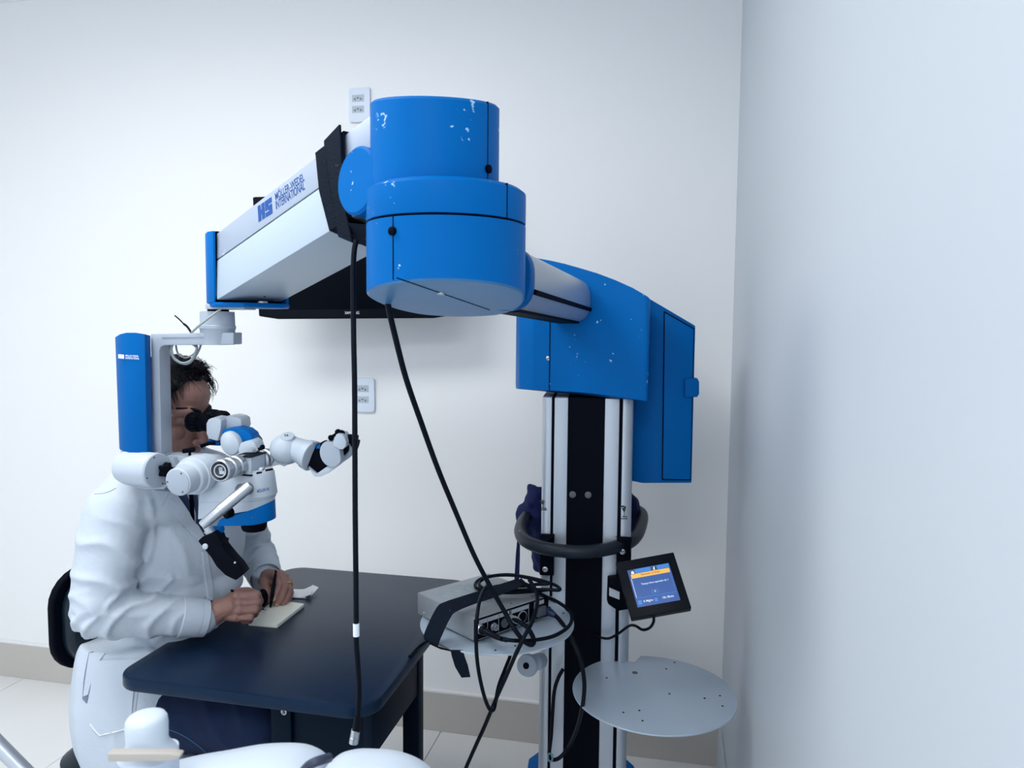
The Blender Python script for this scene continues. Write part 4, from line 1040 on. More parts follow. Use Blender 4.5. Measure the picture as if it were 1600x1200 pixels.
c2 = cable('looped_cable', 'black cable leaving a silver socket and looping over the tray edge to the coil', [at(753, 984, 1.545), at(765, 990, 1.535), at(778, 997, 1.525), at(800, 1000.5, 1.52), at(830, 1000.5, 1.54), at(862, 995, 1.575), at(884, 983, 1.61), at(893, 970, 1.65), at(890, 955, 1.69), at(872, 941, 1.72), at(848, 930, 1.70), at(826, 917, 1.66), at(812, 905, 1.66)], .0042)
obj('connector', B().lathe(at(748, 982, 1.552), at(765, 990, 1.533) - at(748, 982, 1.552), [(0, .0085), (.008, .0085), (.009, .0075), (.010, .0095), (.016, .0095), (.017, .0075), (.036, .006), (.06, .0045), (.062, .0035)], 20), BLACK, c2)
obj('connector_ring', B().lathe(at(748, 982, 1.552), at(765, 990, 1.533) - at(748, 982, 1.552), [(-.002, .008), (-.001, .0098), (.007, .0098), (.008, .008)], 22), STEEL, c2, label='silver collar')
for k in range(4):
    a_, b_ = at(782 + k * 3, 997.7 + k * .7, 1.522), at(783.6 + k * 3, 998.2 + k * .7, 1.522)
    obj('boot_ring', B().cyl(a_, b_, .0055, n=14), BLACK, c2)
cable('drooping_cable', 'thin black cable drooping in a long loop below the left tray', [at(765, 912, 1.62), at(756, 922, 1.58), at(748, 945, 1.52), at(744.5, 975, 1.495), at(744, 1005, 1.50), at(746, 1035, 1.51), at(751, 1065, 1.52), at(758, 1092, 1.53), at(765, 1108, 1.54), at(771, 1109, 1.55), at(774, 1098, 1.57), at(779, 1072, 1.60), at(788, 1048, 1.63), at(797, 1025, 1.66), at(800, 1010, 1.72)], .0040)
cable('floor_cable', 'black cable running from the coil over the tray front down to the floor', [at(827, 906, 1.65), at(838, 925, 1.62), at(839, 945, 1.585), at(832, 970, 1.545), at(820, 993, 1.515), at(806, 1022, 1.51), at(792, 1054, 1.53), at(775, 1092, 1.56), at(757, 1135, 1.60), at(742, 1168, 1.63), at(728, 1200, 1.67), at(706, 1255, 1.74), at(695, 1300, 1.86), onz(690, 1420, .006), onz(700, 1400, .006)], .0044)
pc_ = cable('power_cable', 'black mains cable with dark blue plug hanging in a loop in front of the column', [at(862, 958, 1.70), at(872, 966, 1.69), at(886, 985, 1.66), at(898, 1008, 1.64), at(908, 1035, 1.625), at(913, 1068, 1.62), at(910, 1105, 1.65), at(901, 1140, 1.72), at(888, 1168, 1.825), at(874, 1184, 1.83), at(863, 1187, 1.835), at(858, 1180, 1.84), at(861, 1150, 1.842), at(863.5, 1110, 1.845), at(866, 1080, 1.845), at(872, 1060, 1.845), at(880, 1045, 1.85)], .0048)
obj('plug', B().lathe(at(849, 951, 1.715), at(866, 961, 1.695) - at(849, 951, 1.715), [(0, .011), (.014, .0115), (.016, .009), (.022, .009), (.036, .0055)], 14), mat('plug_navy', (.008, .02, .07), .5), pc_, label='dark blue plug')
obj('cable_tie', B().tube(catmull([at(857, 1178, 1.828), at(863, 1180, 1.822), at(862, 1189, 1.822), at(857, 1188, 1.828)], 4, True), .0022, 6, True), mat('tie_teal', (.10, .22, .28), .5), pc_)
cable('table_cable', 'black cable lying along the right edge of the table near the strap', [onz(672, 1000, ZTB + .02), onz(664, 1004, ZTB + .008), onz(652, 1013, ZTB + .0038), onz(640, 1026, ZTB + .0036)], .0034)

# ---------------------------------------------------------------- navy bag behind the column
zb_ = at(905, 830, 2.16)
bag = thing('fabric_bag', 'crumpled navy fabric bag hung behind the column at handle height', 'bag', zb_)
g = B()
A_ = (RT, FW, UP); s = 2.14 / FPX
for x, y, rx, rz, ry in ((905, 815, 92, 46, .04), (843, 800, 28, 42, .045), (832, 782, 14, 26, .04), (822, 806, 14, 20, .04), (847, 860, 20, 44, .04), (970, 795, 24, 36, .045), (905, 850, 70, 30, .03), (985, 800, 15, 26, .04), (990, 818, 13, 14, .03), (838, 768, 11, 12, .04)):
    g.ball(at(x, y, 2.14 + ry * .5), (rx * s, ry, rz * s), A_, 18)
me = remesh(g, .006, 5)
displace(me, lambda p, n_: .009 * (math.sin(p.z * 60 + p.x * 130 + 5 * noise.noise(p * 9)) * .6 + noise.noise(p * 34)))
mesh_obj('bag_body', me, NAVY, bag)
st_ = [(at(810, 826, 2.12), at(815, 828, 2.12)), (at(808, 845, 2.11), at(812.5, 847, 2.11)), (at(806, 865, 2.11), at(812.5, 866, 2.11)), (at(804, 900, 2.11), at(811.5, 900, 2.11)), (at(803, 925, 2.11), at(811, 925, 2.11))]
obj('bag_strap', B().loft([[a_, b_, b_ + FW * .003, a_ + FW * .003] for a_, b_ in st_]), NAVY, bag, sharp=60)

# ---------------------------------------------------------------- foreground equipment
DFG = .74
fgp = at(480, 1190, DFG)
fg = thing('equipment_housing', 'white rounded equipment housing along the bottom edge of the picture', 'equipment', (fgp.x, fgp.y, 0))
def hump(xs, th, d, nm):
    top = [(x, y) for x, y in xs]
    sec = []
    for x, y in top:
        c_ = at(x, y, d); ring = []
        for k in range(9):
            a = math.pi * k / 8
            ring.append(V((c_.x, c_.y, c_.z)) + FW * (math.cos(a) * -th) * 1 - UP * (th * .55 * (1 - math.sin(a))))
        zb2 = .0
        ring.append(V((ring[-1].x, ring[-1].y, zb2))); ring.append(V((ring[0].x, ring[0].y, zb2)))
        sec.append(ring)
    return obj(nm, B().loft(sec), HOUSE, fg, sharp=60)
A1_ = catmull([(150, 1244, 0), (200, 1232, 0), (262, 1216, 0), (320, 1206, 0), (370, 1197, 0), (410, 1194, 0), (447, 1195.5, 0), (470, 1203, 0), (484, 1213, 0), (490, 1225, 0)], 4)
hump([(p.x, p.y) for p in A1_], .09, DFG, 'left_shell')
B1_ = catmull([(494, 1228, 0), (500, 1219, 0), (515, 1210, 0), (540, 1204.5, 0), (566, 1204.5, 0), (600, 1207, 0), (630, 1216, 0), (652, 1228, 0), (668, 1242, 0)], 4)
hump([(p.x, p.y) for p in B1_], .09, DFG - .01, 'right_shell')
obj('gap_fill', B().tube(catmull([at(474, 1206, DFG - .07), at(482, 1197, DFG - .065), at(492, 1191, DFG - .065), at(504, 1187, DFG - .06), at(514, 1184, DFG - .05)], 4), .0045, 8), mat('fill_dark', (.02, .03, .06), .5), fg)  # dark tube standing in for the dark gap between the shells
DK = .72
s = DK / FPX
kx = at(230, 1150, DK)
kb = thing('lever_cap', 'white upright cylindrical knob on a beige base at the bottom left foreground', 'knob', at(226, 1187, DK))
obj('cap', B().lathe(at(231.5, 1178, DK), UP + RT * -.02, [(0, 43 * s), (5 * s, 40 * s), (14 * s, 33 * s), (22 * s, 30 * s), (46 * s, 31 * s), (56 * s, 30 * s), (61 * s, 27 * s), (64 * s, 21 * s), (66 * s, 8 * s)], 40), HOUSE, kb)
obj('base_bar', B().prism([at(167, 1178, DK - .035), at(262, 1178, DK - .035), at(281, 1181, DK - .035), at(280, 1186, DK - .035), at(264, 1190, DK - .035), at(168, 1191, DK - .035)], FW * .010), BEIGE, kb, bevel=.003, label='beige bar')
obj('post', B().cyl(V((kx.x, kx.y + .02, 0)), V((kx.x, kx.y + .02, at(226, 1186, DK).z)), .016), HOUSE, kb)
r0_, r1_ = at(-30, 1136, 1.25), at(40, 1207, 1.25)
dr_ = r1_ - r0_; rb = r1_ + dr_ * .6
single('chrome_rail', B().tube(catmull([r0_ - dr_ * .4, r0_, r1_, rb, V((rb.x + .03, rb.y, rb.z - .10)), V((rb.x + .035, rb.y, .002))], 6), .0125, 18), STEEL, 'slanted chrome tube entering at the bottom left corner of the picture', 'tube', r0_)
# ---------------------------------------------------------------- person
per = thing('person', 'seated dark haired man in a white coat looking into the microscope eyepieces', 'person', (at(200, 1000, 1.72).x, at(200, 1000, 1.72).y, 0))
X, Y, Z = V((1, 0, 0)), V((0, 1, 0)), V((0, 0, 1))
E = at(305, 655, 1.735)                               # midpoint between the eyes
pt_ = math.radians(14)                                # head bowed
hf, hu, hl = X * math.cos(pt_) - Z * math.sin(pt_), Z * math.cos(pt_) + X * math.sin(pt_), Y
def hd_(f, l, u): return E + hf * f + hl * l + hu * u
HA = (hf, hl, hu)
shN, elN, wrN = at(182, 800, 1.61), at(152, 958, 1.56), at(326, 966, 1.685)
shF = shN + V((.03, .37, 0)); elF, wrF = at(399, 862, 2.10), at(415, 902, 1.955)
neck0 = (shN + shF) / 2 + V((.01, 0, .045))
pel = V(((shN.x + shF.x) / 2 - .05, (shN.y + shF.y) / 2, .57))
g = B()
# head
g.ball(hd_(-.078, 0, .034), (.092, .074, .084), HA, 28)
g.ball(hd_(-.035, 0, .050), (.050, .060, .050), HA, 24)
g.ball(hd_(-.048, 0, -.040), (.060, .058, .075), HA, 24)
g.ball(hd_(-.030, 0, -.080), (.045, .046, .034), HA, 20)
g.ball(hd_(.002, 0, -.106), (.018, .022, .016), HA, 16)
g.chain([(hd_(.014, 0, .004), .0085), (hd_(.022, 0, -.018), .0095), (hd_(.034, 0, -.044), .0115)])
for s_ in (-1, 1):
    g.chain([(hd_(.004, s_ * .012, .020), .011), (hd_(.002, s_ * .034, .024), .012), (hd_(-.018, s_ * .052, .016), .010)])
    g.ball(hd_(.022, s_ * .012, -.048), .009, HA, 12)
    g.ball(hd_(-.014, s_ * .042, -.030), (.020, .020, .018), HA, 16)
    g.ball(hd_(-.012, s_ * .031, 0), (.014, .0155, .013), HA, 16)
    g.ball(hd_(-.098, s_ * .076, -.012), (.016, .008, .031), HA, 14)
    g.ball(hd_(-.106, s_ * .078, .002), (.018, .007, .020), HA, 14)
g.ball(hd_(.014, 0, -.071), (.011, .023, .0065), HA, 14)
g.ball(hd_(.012, 0, -.083), (.011, .020, .007), HA, 14)
g.chain([(hd_(-.085, 0, -.06), .054), (neck0 + V((-.01, 0, .02)), .058)])
# trunk and limbs (slim: the clothes go over them)
g.chain([(neck0 - V((0, 0, .06)), .075), (pel + V((.03, 0, .30)), .095), (pel + V((.02, 0, .15)), .095), (pel + V((.02, 0, .02)), .10)])
g.chain([(shN, .045), (neck0 - V((0, 0, .06)), .06), (shF, .045)])
g.chain([(shN, .043), (elN, .036), (wrN, .025)]); g.chain([(shF, .043), (elF, .036), (wrF, .025)])
kN, kF = at(404, 1128, 1.57), at(408, 1110, 1.80)
hipN, hipF = pel + V((.02, -.09, .0)), pel + V((.02, .09, 0))
for h_, k_, o_ in ((hipN, kN, 0), (hipF, kF, .0)):
    ank = V((k_.x - .03, k_.y, .09)); g.chain([(h_, .075), (k_, .050), (ank, .036), (ank + V((.12, 0, -.05)), .030)])
# right hand: fist over the pad, fingers curled round the needle holder
def P3(x, y, d): return at(x, y, d)
s = 1.7 / FPX
g.chain([(wrN, .025), (P3(343, 953, 1.69), .026), (P3(360, 946, 1.695), .024)])
mc = [P3(371, 931, 1.703), P3(376, 942.5, 1.693), P3(375, 954, 1.689), P3(369, 965, 1.690)]
for m in mc: g.chain([(P3(340, 953, 1.692), .021), (m, .0105)]); g.ball(m - cu * -.002 - FW * .003, .0105, None, 12)
pipR = [P3(402, 928.5, 1.703), P3(403, 940.5, 1.695), P3(400, 953, 1.690), P3(392, 965, 1.688)]
dipR = [P3(407, 940, 1.728), P3(404, 950, 1.722), P3(399, 960, 1.715), P3(390, 970, 1.710)]
tipR = [P3(398, 948, 1.745), P3(394, 956, 1.738), P3(388, 964, 1.730), P3(380, 971, 1.722)]
rads = [(.0108, .0088, .0080, .0072), (.0112, .0088, .0080, .0072), (.0106, .0084, .0077, .007), (.0098, .0078, .0072, .0066)]
for a_, b_, c_, d_, r_ in zip(mc, pipR, dipR, tipR, rads): g.chain([(a_, r_[0]), (a_.lerp(b_, .55), r_[1] * .95), (b_, r_[1]), (c_, r_[2]), (d_, r_[3])])
g.chain([(P3(350, 944, 1.705), .015), (P3(372, 926, 1.728), .0125), (P3(388, 924, 1.742), .0105), (P3(402, 928, 1.752), .0085)])
# left hand: fingers pointing down, thumb opposite, forceps between
mcL = [P3(430, 895, 1.905), P3(439, 897, 1.915), P3(447, 902, 1.930), P3(452, 910, 1.945)]
pipL = [P3(437, 914, 1.872), P3(446, 918, 1.878), P3(453, 921, 1.892), P3(455, 926, 1.912)]
dipL = [P3(433, 927, 1.864), P3(441, 933, 1.868), P3(449, 934, 1.880), P3(452, 936, 1.900)]
tipL = [P3(428, 935, 1.862), P3(432, 945, 1.866), P3(443, 944, 1.876), P3(448, 944, 1.893)]
g.chain([(wrF, .025), (P3(424, 904, 1.93), .024)])
for m in mcL: g.chain([(P3(419, 903, 1.938), .022), (m, .0105)])
for a_, b_, c_, d_, r_ in zip(mcL, pipL, dipL, tipL, rads): g.chain([(a_, r_[0]), (a_.lerp(b_, .55), r_[1] * .95), (b_, r_[1] * .95), (c_, r_[2] * .95), (d_, r_[3])])
g.chain([(P3(414, 908, 1.925), .015), (P3(416, 920, 1.895), .0125), (P3(420, 930, 1.872), .0105), (P3(423, 938, 1.862), .0082)])
body = remesh(g, .0021, 2, .5)
# knuckle tendons, fine relief
displace(body, lambda p, n_: .0006 * noise.noise(p * 90))
mesh_obj('body', body, SKIN, per)
# eyes and brows
for s_ in (-1, 1):
    ey = obj('eye', B().ball(hd_(-.0085, s_ * .031, .0), .0112, HA, 16), EYEW, per)
    obj('iris', B().ball(hd_(-.0005, s_ * .031, -.001), (.004, .0055, .0055), HA, 12), EYEK, ey)
    bw = []
    for k in range(9):
        u = k / 8; bw.append(hd_(.0165 - .034 * u ** 2.2, s_ * (.012 + .042 * u), .024 + .006 * math.sin(u * 2.6)))
    obj('eyebrow', B().tube(bw, [.0032 + .0016 * math.sin(math.pi * min(1, k / 8 + .15)) for k in range(9)], 6), HAIR, per)
obj('eyelid_shade', B().tube([hd_(.0085 - .006 * (k / 6 - .5) ** 2 * 4, -.031 + (.012 * (k - 3) / 3), .0035 - .004 * ((k - 3) / 3) ** 2) for k in range(7)], .0012, 6), HAIR, per)
# fingernails that show
for p, q_ in ((tipL[1], dipL[1]), (tipL[0], dipL[0])):
    ax_ = (p - q_).normalized(); c_ = p + (V((CAM.x - p.x, CAM.y - p.y, .2)).normalized()) * .0072
    obj('fingernail', B().ball(c_, (.0045, .0012, .006), (ax_.cross(cn).normalized(), cn, ax_), 12), NAIL, per)
# gold ring on the left ring finger
rc = mcL[2].lerp(pipL[2], .68); ra = (pipL[2] - mcL[2]).normalized(); e1, e2 = frame(ra)[1:]
obj('ring', B().tube([rc + (e1 * math.cos(t) + e2 * math.sin(t)) * .0108 for t in [2 * math.pi * k / 28 for k in range(28)]], .0016, 8, True), GOLD, per)

# hair: a shaped cap and loose strands
rnd = random.Random(4)
hg = B()
rings = []
NR, NT = 40, 18
def hairline(a):
    """how far down (polar angle) the cap reaches at azimuth a (0 = forehead)"""
    d_ = abs((a + math.pi) % (2 * math.pi) - math.pi)
    if d_ < .55: return .80 + .04 * math.cos(d_ * 6)
    if d_ < 1.15: return .80 + (d_ - .55) / .6 * .58
    if d_ < 1.45: return 1.38 + (d_ - 1.15) / .3 * .57
    return 1.95 + min(1, (d_ - 1.45) / .5) * .30
HCc = hd_(-.078, 0, .030)
def hp_(th, a, k_=1.0):
    rx = .106 if math.cos(a) > 0 else .096
    r = V((rx * math.sin(th) * math.cos(a), .084 * math.sin(th) * math.sin(a), .100 * math.cos(th)))
    return HCc + (hf * r.x + hl * r.y + hu * r.z) * k_
for i in range(NT + 1):
    ring = []
    for j in range(NR):
        a = 2 * math.pi * j / NR; th = max(.03, hairline(a) * i / NT)
        n_ = 1 + .06 * noise.noise(V((math.cos(a) * 3, math.sin(a) * 3, th * 3.5))) - (.10 if i == NT else (.04 if i == NT - 1 else 0))
        ring.append(hp_(th, a, n_))
    rings.append(ring)
hc_ = obj('hair', hg.loft(rings, cap=True), HAIR, per, sharp=180)
sg = B()
def strand(pts, r):
    n = len(pts); sg.tube(pts, [r * (1 - .75 * k / (n - 1)) for k in range(n)], 3)
for k in range(1500):
    a = rnd.uniform(-math.pi, math.pi); u = rnd.random() ** .6
    if abs(a) < 1.0: u = min(u, .82)
    th = hairline(a) * u; p = hp_(th, a, .97)
    out = (p - HCc).normalized()
    d_ = abs(a)
    swp = hf * (.15 if d_ < .8 else .55 if d_ < 1.4 else -.2) + hl * math.sin(a) * .5 + hu * ((.35 if d_ < .8 else -.2 * u) + rnd.uniform(-.15, .25))
    if rnd.random() < .30: swp = hf * rnd.uniform(-.6, .8) + hl * rnd.uniform(-.7, .7) + hu * rnd.uniform(.1, .7)
    t_ = (swp - out * swp.dot(out)).normalized(); L = rnd.uniform(.022, .048)
    lift_ = rnd.uniform(.002, .011)
    strand([p + t_ * (L * q) + out * (.002 + lift_ * math.sin(q * 2.2)) - out * (L * q) ** 2 * 4.0 for q in (0, .25, .5, .75, 1)], .0011)
# front tuft curling forward over the forehead
for k in range(150):
    a = rnd.gauss(-.10, .30); p = hp_(.66 + rnd.uniform(-.22, .10), a, 1.0)
    up_ = rnd.uniform(.010, .026); fo = rnd.uniform(.006, .020); l_ = rnd.gauss(0, .006)
    strand([p, p + hu * up_ * .7 + hf * fo * .2 + hl * l_ * .3, p + hu * up_ + hf * fo * .7 + hl * l_ * .6, p + hu * up_ * .75 + hf * fo * 1.25 + hl * l_], .0012)
for x_, y_, x2, y2, x3, y3, x4, y4 in ((322, 590, 333, 597, 337, 607, 328, 620), (324, 586, 336, 592, 341, 606, 334, 618), (320, 592, 330, 600, 332, 610, 326, 616), (322, 588, 338, 596, 340, 610, 331, 621), (318, 580, 328, 584, 333, 594, 334, 603)):
    strand(catmull([at(x_, y_, 1.735), at(x2, y2, 1.73), at(x3, y3, 1.73), at(x4, y4, 1.735)], 5), .0009)
so = obj('hair_strands', sg, HAIR, per, sharp=180); so['kind'] = 'stuff'

# coat: one cloth body, fold relief carved in
g = B()
FA = (X, Y, Z)
tz = neck0.z
mid = lambda z_, f=0.0: V((neck0.x + f, neck0.y, z_))
g.ball(mid(1.055, .005), (.115, .195, .095), FA, 28)
g.ball(mid(.93, -.005), (.124, .185, .15), FA, 28)
g.ball(mid(.80, -.015), (.128, .170, .14), FA, 28)
g.ball(mid(.66, -.01), (.155, .195, .14), FA, 28)
g.chain([(shN + V((.01, 0, -.005)), .060), (neck0 + V((-.015, -.055, .035)), .052), (neck0 + V((-.02, .055, .015)), .050), (shF + V((0, 0, -.005)), .060)], 18)
g.chain([(shN + V((.01, .01, .012)), .058), (at(210, 752, 1.68), .058), (at(235, 748, 1.74), .058)], 18)
g.chain([(shN, .066), (shN.lerp(elN, .3), .068), (shN.lerp(elN, .7), .062), (elN + V((.005, 0, .004)), .056), (elN.lerp(wrN, .3), .050), (elN.lerp(wrN, .65), .043), (elN.lerp(wrN, .93), .039)], 20)
g.chain([(shF, .066), (shF.lerp(elF, .4), .064), (elF, .050), (elF.lerp(wrF, .4), .049), (elF.lerp(wrF, .88), .042)], 20)
# skirt panel hanging over the near hip
sk = []
for (xl, xr, y_, d_) in ((104, 306, 1010, 1.66), (93, 308, 1050, 1.645), (87, 304, 1085, 1.635), (84, 288, 1115, 1.625), (86, 284, 1145, 1.62), (93, 290, 1180, 1.615), (120, 275, 1235, 1.61), (130, 282, 1310, 1.61)):
    c_ = at((xl + xr) / 2, y_, d_); w_ = (xr - xl) / 2 * d_ / FPX
    sk.append([c_ + RT * (w_ * math.copysign(abs(math.cos(t)) ** .75, math.cos(t))) + FW * (.135 * math.copysign(abs(math.sin(t)) ** .85, math.sin(t)) + .10) for t in [2 * math.pi * k / 36 for k in range(36)]])
g.loft(sk)
coat = remesh(g, .0052, 7, .5)
n = len(coat.vertices)
def seg_t(p, a_, b_):
    ab_ = b_ - a_; return max(0, min(1, (p - a_).dot(ab_) / ab_.dot(ab_)))
def fold(x): 
    """a sharp crest between wide valleys"""
    return (1 - abs(math.sin(x))) ** 2
def coat_fold(p, nr):
    d_ = 0.0
    t1 = seg_t(p, shN, elN); r1 = (p - shN.lerp(elN, t1)).length
    t2 = seg_t(p, elN, wrN); r2 = (p - elN.lerp(wrN, t2)).length
    t3 = seg_t(p, elF, wrF); r3 = (p - elF.lerp(wrF, t3)).length
    t4 = seg_t(p, shF, elF); r4 = (p - shF.lerp(elF, t4)).length
    nz_ = noise.noise(p * 11)
    if min(r1, r2, r3, r4) < .085 and p.z > .7:
        if r2 <= min(r1, r3, r4) or (r2 < .075 and t2 > .02):
            # forearm: crossing diagonal creases, dense near the elbow
            a_ = 82 * (p.x * .9 - p.z * .5) + 2.6 * nz_
            b_ = 60 * (p.x * .35 + p.z * 1.0) + 2 * noise.noise(p * 8 + V((5, 0, 0)))
            am = (1 - t2) ** .7
            d_ += am * (.012 * fold(a_) + .006 * fold(b_) - .004)
        elif r1 <= min(r3, r4):
            a_ = 62 * (p.z * .8 + p.x * .55) + 2.2 * nz_
            am = .25 + .75 * math.sin(math.pi * min(1, max(0, t1 - .05))) ** .8
            am *= .35 + .65 * max(0, min(1, .5 + .7 * nr.x - .2 * nr.y))
            d_ += am * (.013 * fold(a_) - .003) + (.003 * fold(60 * p.z + 3 * nz_) if t1 > .75 else 0)
        elif r3 < r4:
            a_ = 75 * (p.x * .6 - p.y * .5 + p.z * .7) + 2.5 * nz_
            d_ += .010 * fold(a_) - .003
        else:
            a_ = 45 * (p.z - p.y * .5) + 2.5 * nz_
            d_ += .006 * fold(a_) - .002
    else:
        # body: long soft drapes running from the shoulder down
        a_ = 19 * (p.x * 1.0 + p.y * .6) + 9 * p.z * (.5 if p.z > .8 else .1) + 2.2 * noise.noise(p * 3.2)
        d_ += .008 * math.sin(a_) + .006 * fold(a_ * 1.3 + 1.7)
        d_ += .004 * noise.noise(p * 7)
    return d_
displace(coat, coat_fold)
relax(coat, 2)
bvh = BVHTree.FromPolygons([v.co.copy() for v in coat.vertices], [tuple(p.vertices) for p in coat.polygons])
co = mesh_obj('coat', coat, COATM, per)
def surf(px, py, lift=.0):
    d_ = ray(px, py); h_, n_, i_, t_ = bvh.ray_cast(CAM, d_)
    if h_ is None:
        h_, n_, i_, t_ = bvh.find_nearest(CAM + d_ * 1.65)
    if n_.dot(d_) > 0: n_ = -n_
    return h_ + n_ * lift, n_
def seam(name, pts, r, m=COATM, k=8, lift=.0006):
    fine = catmull([V((x, y, 0)) for x, y in pts], k)
    q_ = [surf(p.x, p.y, lift)[0] for p in fine]
    for _ in range(2): q_ = [q_[0]] + [(q_[i - 1] + q_[i] * 2 + q_[i + 1]) / 4 for i in range(1, len(q_) - 1)] + [q_[-1]]
    obj(name, B().tube(q_, r, 6), m, co)
def patch(name, left, right, m=COATM, th=.0025, nu=5, k=5, lift=.002, par=None):
    """a strip of cloth lying on the coat between two picture outlines"""
    A_, B_ = catmull([V((x, y, 0)) for x, y in left], k), catmull([V((x, y, 0)) for x, y in right], k)
    rows = []
    for a_, b_ in zip(A_, B_):
        r_ = []
        for i in range(nu + 1):
            q_ = a_.lerp(b_, i / nu); r_.append(surf(q_.x, q_.y)[0:2])
        rows.append(r_)
    rg = []
    for r_ in rows:
        f_ = [p + n_ * (lift + th) for p, n_ in r_]; b2 = [p + n_ * (lift - .004) for p, n_ in r_]
        rg.append(f_ + list(reversed(b2)))
    for _ in range(2):
        rg = [rg[0]] + [[(rg[i - 1][j] + rg[i][j] * 2 + rg[i + 1][j]) / 4 for j in range(len(rg[0]))] for i in range(1, len(rg) - 1)] + [rg[-1]]
    return obj(name, B().loft(rg), m, par or co, sharp=50)
STITCH = mat('coat_seam', (.42, .45, .52), .9)
seam('armhole_seam', [(148, 772), (166, 770), (181, 763)], .0011, STITCH)
patch('pocket', [(147, 1032), (145, 1060), (141, 1100), (142, 1128), (158, 1148)], [(226, 1030), (213, 1060), (208, 1100), (206, 1128), (203, 1139)], lift=.0015)
seam('pocket_edge', [(142.5, 1130), (150, 1140), (158, 1148)], .0015, mat('coat_piping', (.86, .88, .92), .8), lift=.003)
seam('pocket_edge', [(158, 1148), (180, 1143), (203, 1136)], .0015, bpy.data.materials['coat_piping'], lift=.003)
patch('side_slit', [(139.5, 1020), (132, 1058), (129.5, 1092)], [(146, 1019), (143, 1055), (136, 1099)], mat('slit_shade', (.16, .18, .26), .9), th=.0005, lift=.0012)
patch('slit_facing', [(141, 1021), (135, 1060), (131.5, 1088)], [(165, 1022), (152, 1040), (139, 1085)], lift=.001)
seam('front_seam', [(216, 1075), (213, 1098), (210.5, 1118)], .0010, STITCH)
patch('front_edge', [(266, 1078), (254, 1100), (250, 1118), (250, 1145)], [(276, 1078), (264, 1100), (259, 1118), (259, 1145)], lift=.001)
# cuffs
for a_, b_, r0c, r1c in ((elN.lerp(wrN, .72), elN.lerp(wrN, .97), .0435, .0415), (elF.lerp(wrF, .75), elF.lerp(wrF, 1.02), .045, .042)):
    L = (b_ - a_).length
    cf_ = obj('cuff', B().lathe(a_, b_ - a_, [(0, r0c), (.002, r0c + .0015), (L * .72, r1c + .001), (L * .73, r1c - .0005), (L * .75, r1c + .0008), (L, r1c), (L + .001, r1c - .002), (L - .02, r1c - .004)], 40), COATM, per)
# lapel, placket, shirt
patch('lapel', [(238, 768), (252, 780), (270, 800), (290, 825), (310, 846), (322, 858)], [(272, 770), (284, 785), (296, 803), (308, 824), (318, 842), (325, 856)], lift=.006, th=.004)
seam('lapel_seam', [(252, 789), (258, 780), (262, 770)], .0011, STITCH, lift=.009)
patch('placket', [(315, 862), (317, 885), (321, 915), (324, 940)], [(322, 860), (326, 885), (330, 915), (333, 942)], lift=.002, th=.003)
patch('shirt', [(274, 770), (286, 785), (298, 803), (309, 824), (319, 842)], [(316, 770), (318, 785), (320, 803), (322, 824), (324, 842)], SHIRT, th=.0008, lift=.001, par=per)
for x0_, x1_ in ((291, 300), (308, 317)):
    patch('shirt_stripe', [(x0_, 772), ((x0_ + 315) / 2, 800), (x1_ + 2, 822)], [(x0_ + 2.5, 772), ((x0_ + 315) / 2 + 2.5, 800), (x1_ + 4, 822)], SHIRTW, th=.0008, lift=.0022, nu=2, par=per)
patch('lanyard', [(294, 772), (296, 790), (298, 812)], [(300, 772), (302, 790), (301.5, 812)], BLACKM, th=.0015, lift=.003, nu=2, par=per)
# collar standing round the neck
cl = []
for k in range(15):
    t = math.radians(-150 + 300 * k / 14)
    b0_ = neck0 + V((-.03 + -.070 * math.cos(t), .074 * math.sin(t), .035)); cl.append([b0_, b0_ + V((.012, 0, .045)), b0_ + V((.012, 0, .045)) * .98 + (b0_ - neck0).normalized() * .006, b0_ + (b0_ - neck0).normalized() * .006])
obj('collar', B().loft(cl), COATM, per, sharp=60)
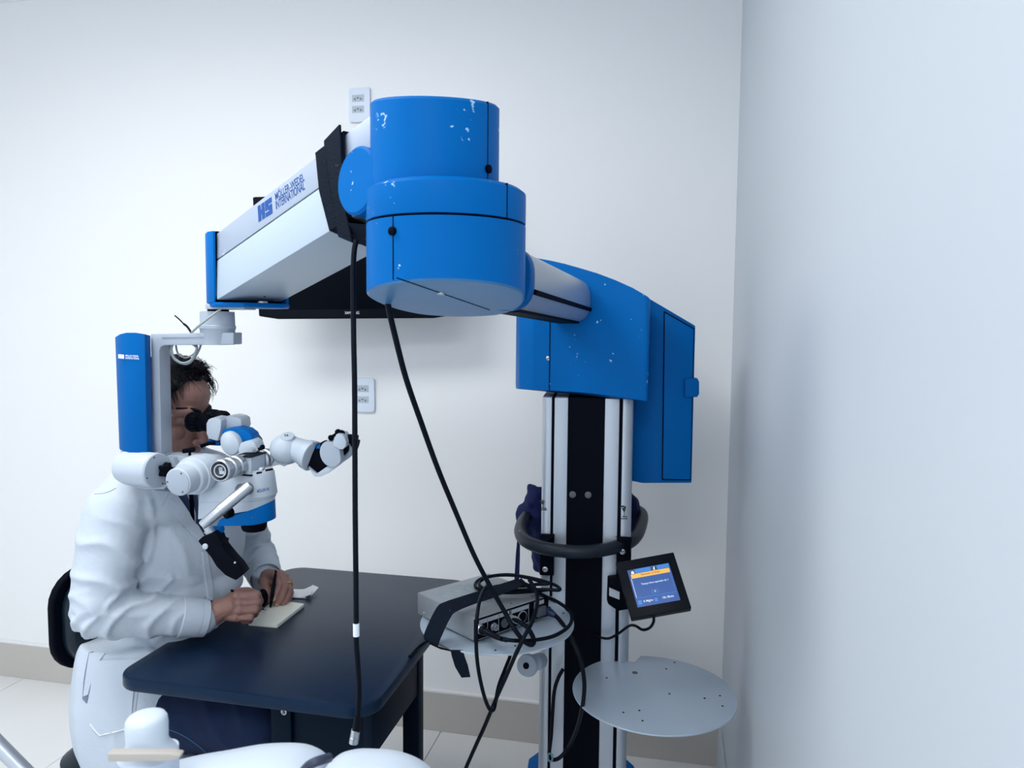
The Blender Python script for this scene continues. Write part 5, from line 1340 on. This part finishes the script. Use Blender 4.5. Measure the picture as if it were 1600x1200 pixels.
# trousers
g = B()
for h_, k_ in ((hipN, kN), (hipF, kF)):
    ank = V((k_.x - .03, k_.y, .10))
    g.chain([(h_ + V((0, 0, .0)), .098), (h_.lerp(k_, .5), .086), (k_, .068), (k_ + V((-.012, 0, -.08)), .062), (ank, .052)], 20)
g.ball(pel + V((.01, 0, .02)), (.11, .16, .10), FA, 20)
tr_ = remesh(g, .007, 6)
displace(tr_, lambda p, n_: .004 * noise.noise(p * 12) + .004 * fold(30 * (p.x + p.z) + 2 * noise.noise(p * 6)))
bt = BVHTree.FromPolygons([v.co.copy() for v in tr_.vertices], [tuple(p.vertices) for p in tr_.polygons])
to_ = mesh_obj('trousers', tr_, JEANS, per)
q_ = []
for p in catmull([V((258, 1138, 0)), V((280, 1146, 0)), V((300, 1158, 0)), V((318, 1172, 0)), V((330, 1186, 0))], 6):
    h_, n_, i_, t_ = bt.ray_cast(CAM, ray(p.x, p.y))
    if h_ is not None: q_.append(h_ + n_ * .0004)
if len(q_) > 3: obj('trouser_seam', B().tube(q_, .0009, 5), THREAD, to_)
for k_ in (kN, kF):
    an = V((k_.x - .03, k_.y, 0))
    obj('shoe', B().loft([[an + V((-.06 + dx, 0, 0)) + V((0, math.cos(t) * wv, .004 + (math.sin(t) + 1) * hv)) for t in [2 * math.pi * j / 16 for j in range(16)]] for dx, wv, hv in ((0, .02, .03), (.02, .036, .042), (.10, .040, .045), (.17, .045, .032), (.23, .040, .024), (.26, .018, .015))]), BLACKM, per)

# ---------------------------------------------------------------- instruments in the hands
nh = thing('needle_holder', 'dark slim needle holder gripped in the right hand, tip on the pad', 'instrument', P3(417, 954, 1.84))
obj('shaft', B().tube([P3(361, 922, 1.715), P3(385, 936, 1.735), P3(405, 949, 1.80), P3(412, 952, 1.825)], [.0028, .003, .0024, .0020], 10), BLACK, nh)
for k, (dx, dy) in enumerate(((0, 0), (2.5, 2))):
    obj('jaw', B().tube([P3(411, 951, 1.825), P3(417 + dx, 953 + dy, 1.845)], [.0019, .0007], 8), STEEL, nh)
gb = B()
for k in range(1): gb.ball(P3(411, 934, 1.84), (.0125, .010, .023), (RT, FW, UP), 20)
obj('black_lump', gb, BLACKM, nh, label='rounded black lump')  # rounded black mass between the two hands
fz = thing('forceps', 'dark forceps held upright between the thumb and fingers of the left hand', 'instrument', P3(423, 950, 1.86))
for dx in (-1.6, 1.6):
    obj('prong', B().tube(catmull([P3(431, 893, 1.885), P3(428 + dx * .6, 910, 1.868), P3(425 + dx, 930, 1.855), P3(423.5 + dx * .7, 942, 1.855), P3(422 + dx * .2, 951, 1.858)], 5), [.0026] * 12 + [.0020] * 5 + [.0014] * 3 + [.0008], 8), BLACK, fz)
obj('spring_end', B().ball(P3(431, 893, 1.885), .0035, None, 12), BLACK, fz)
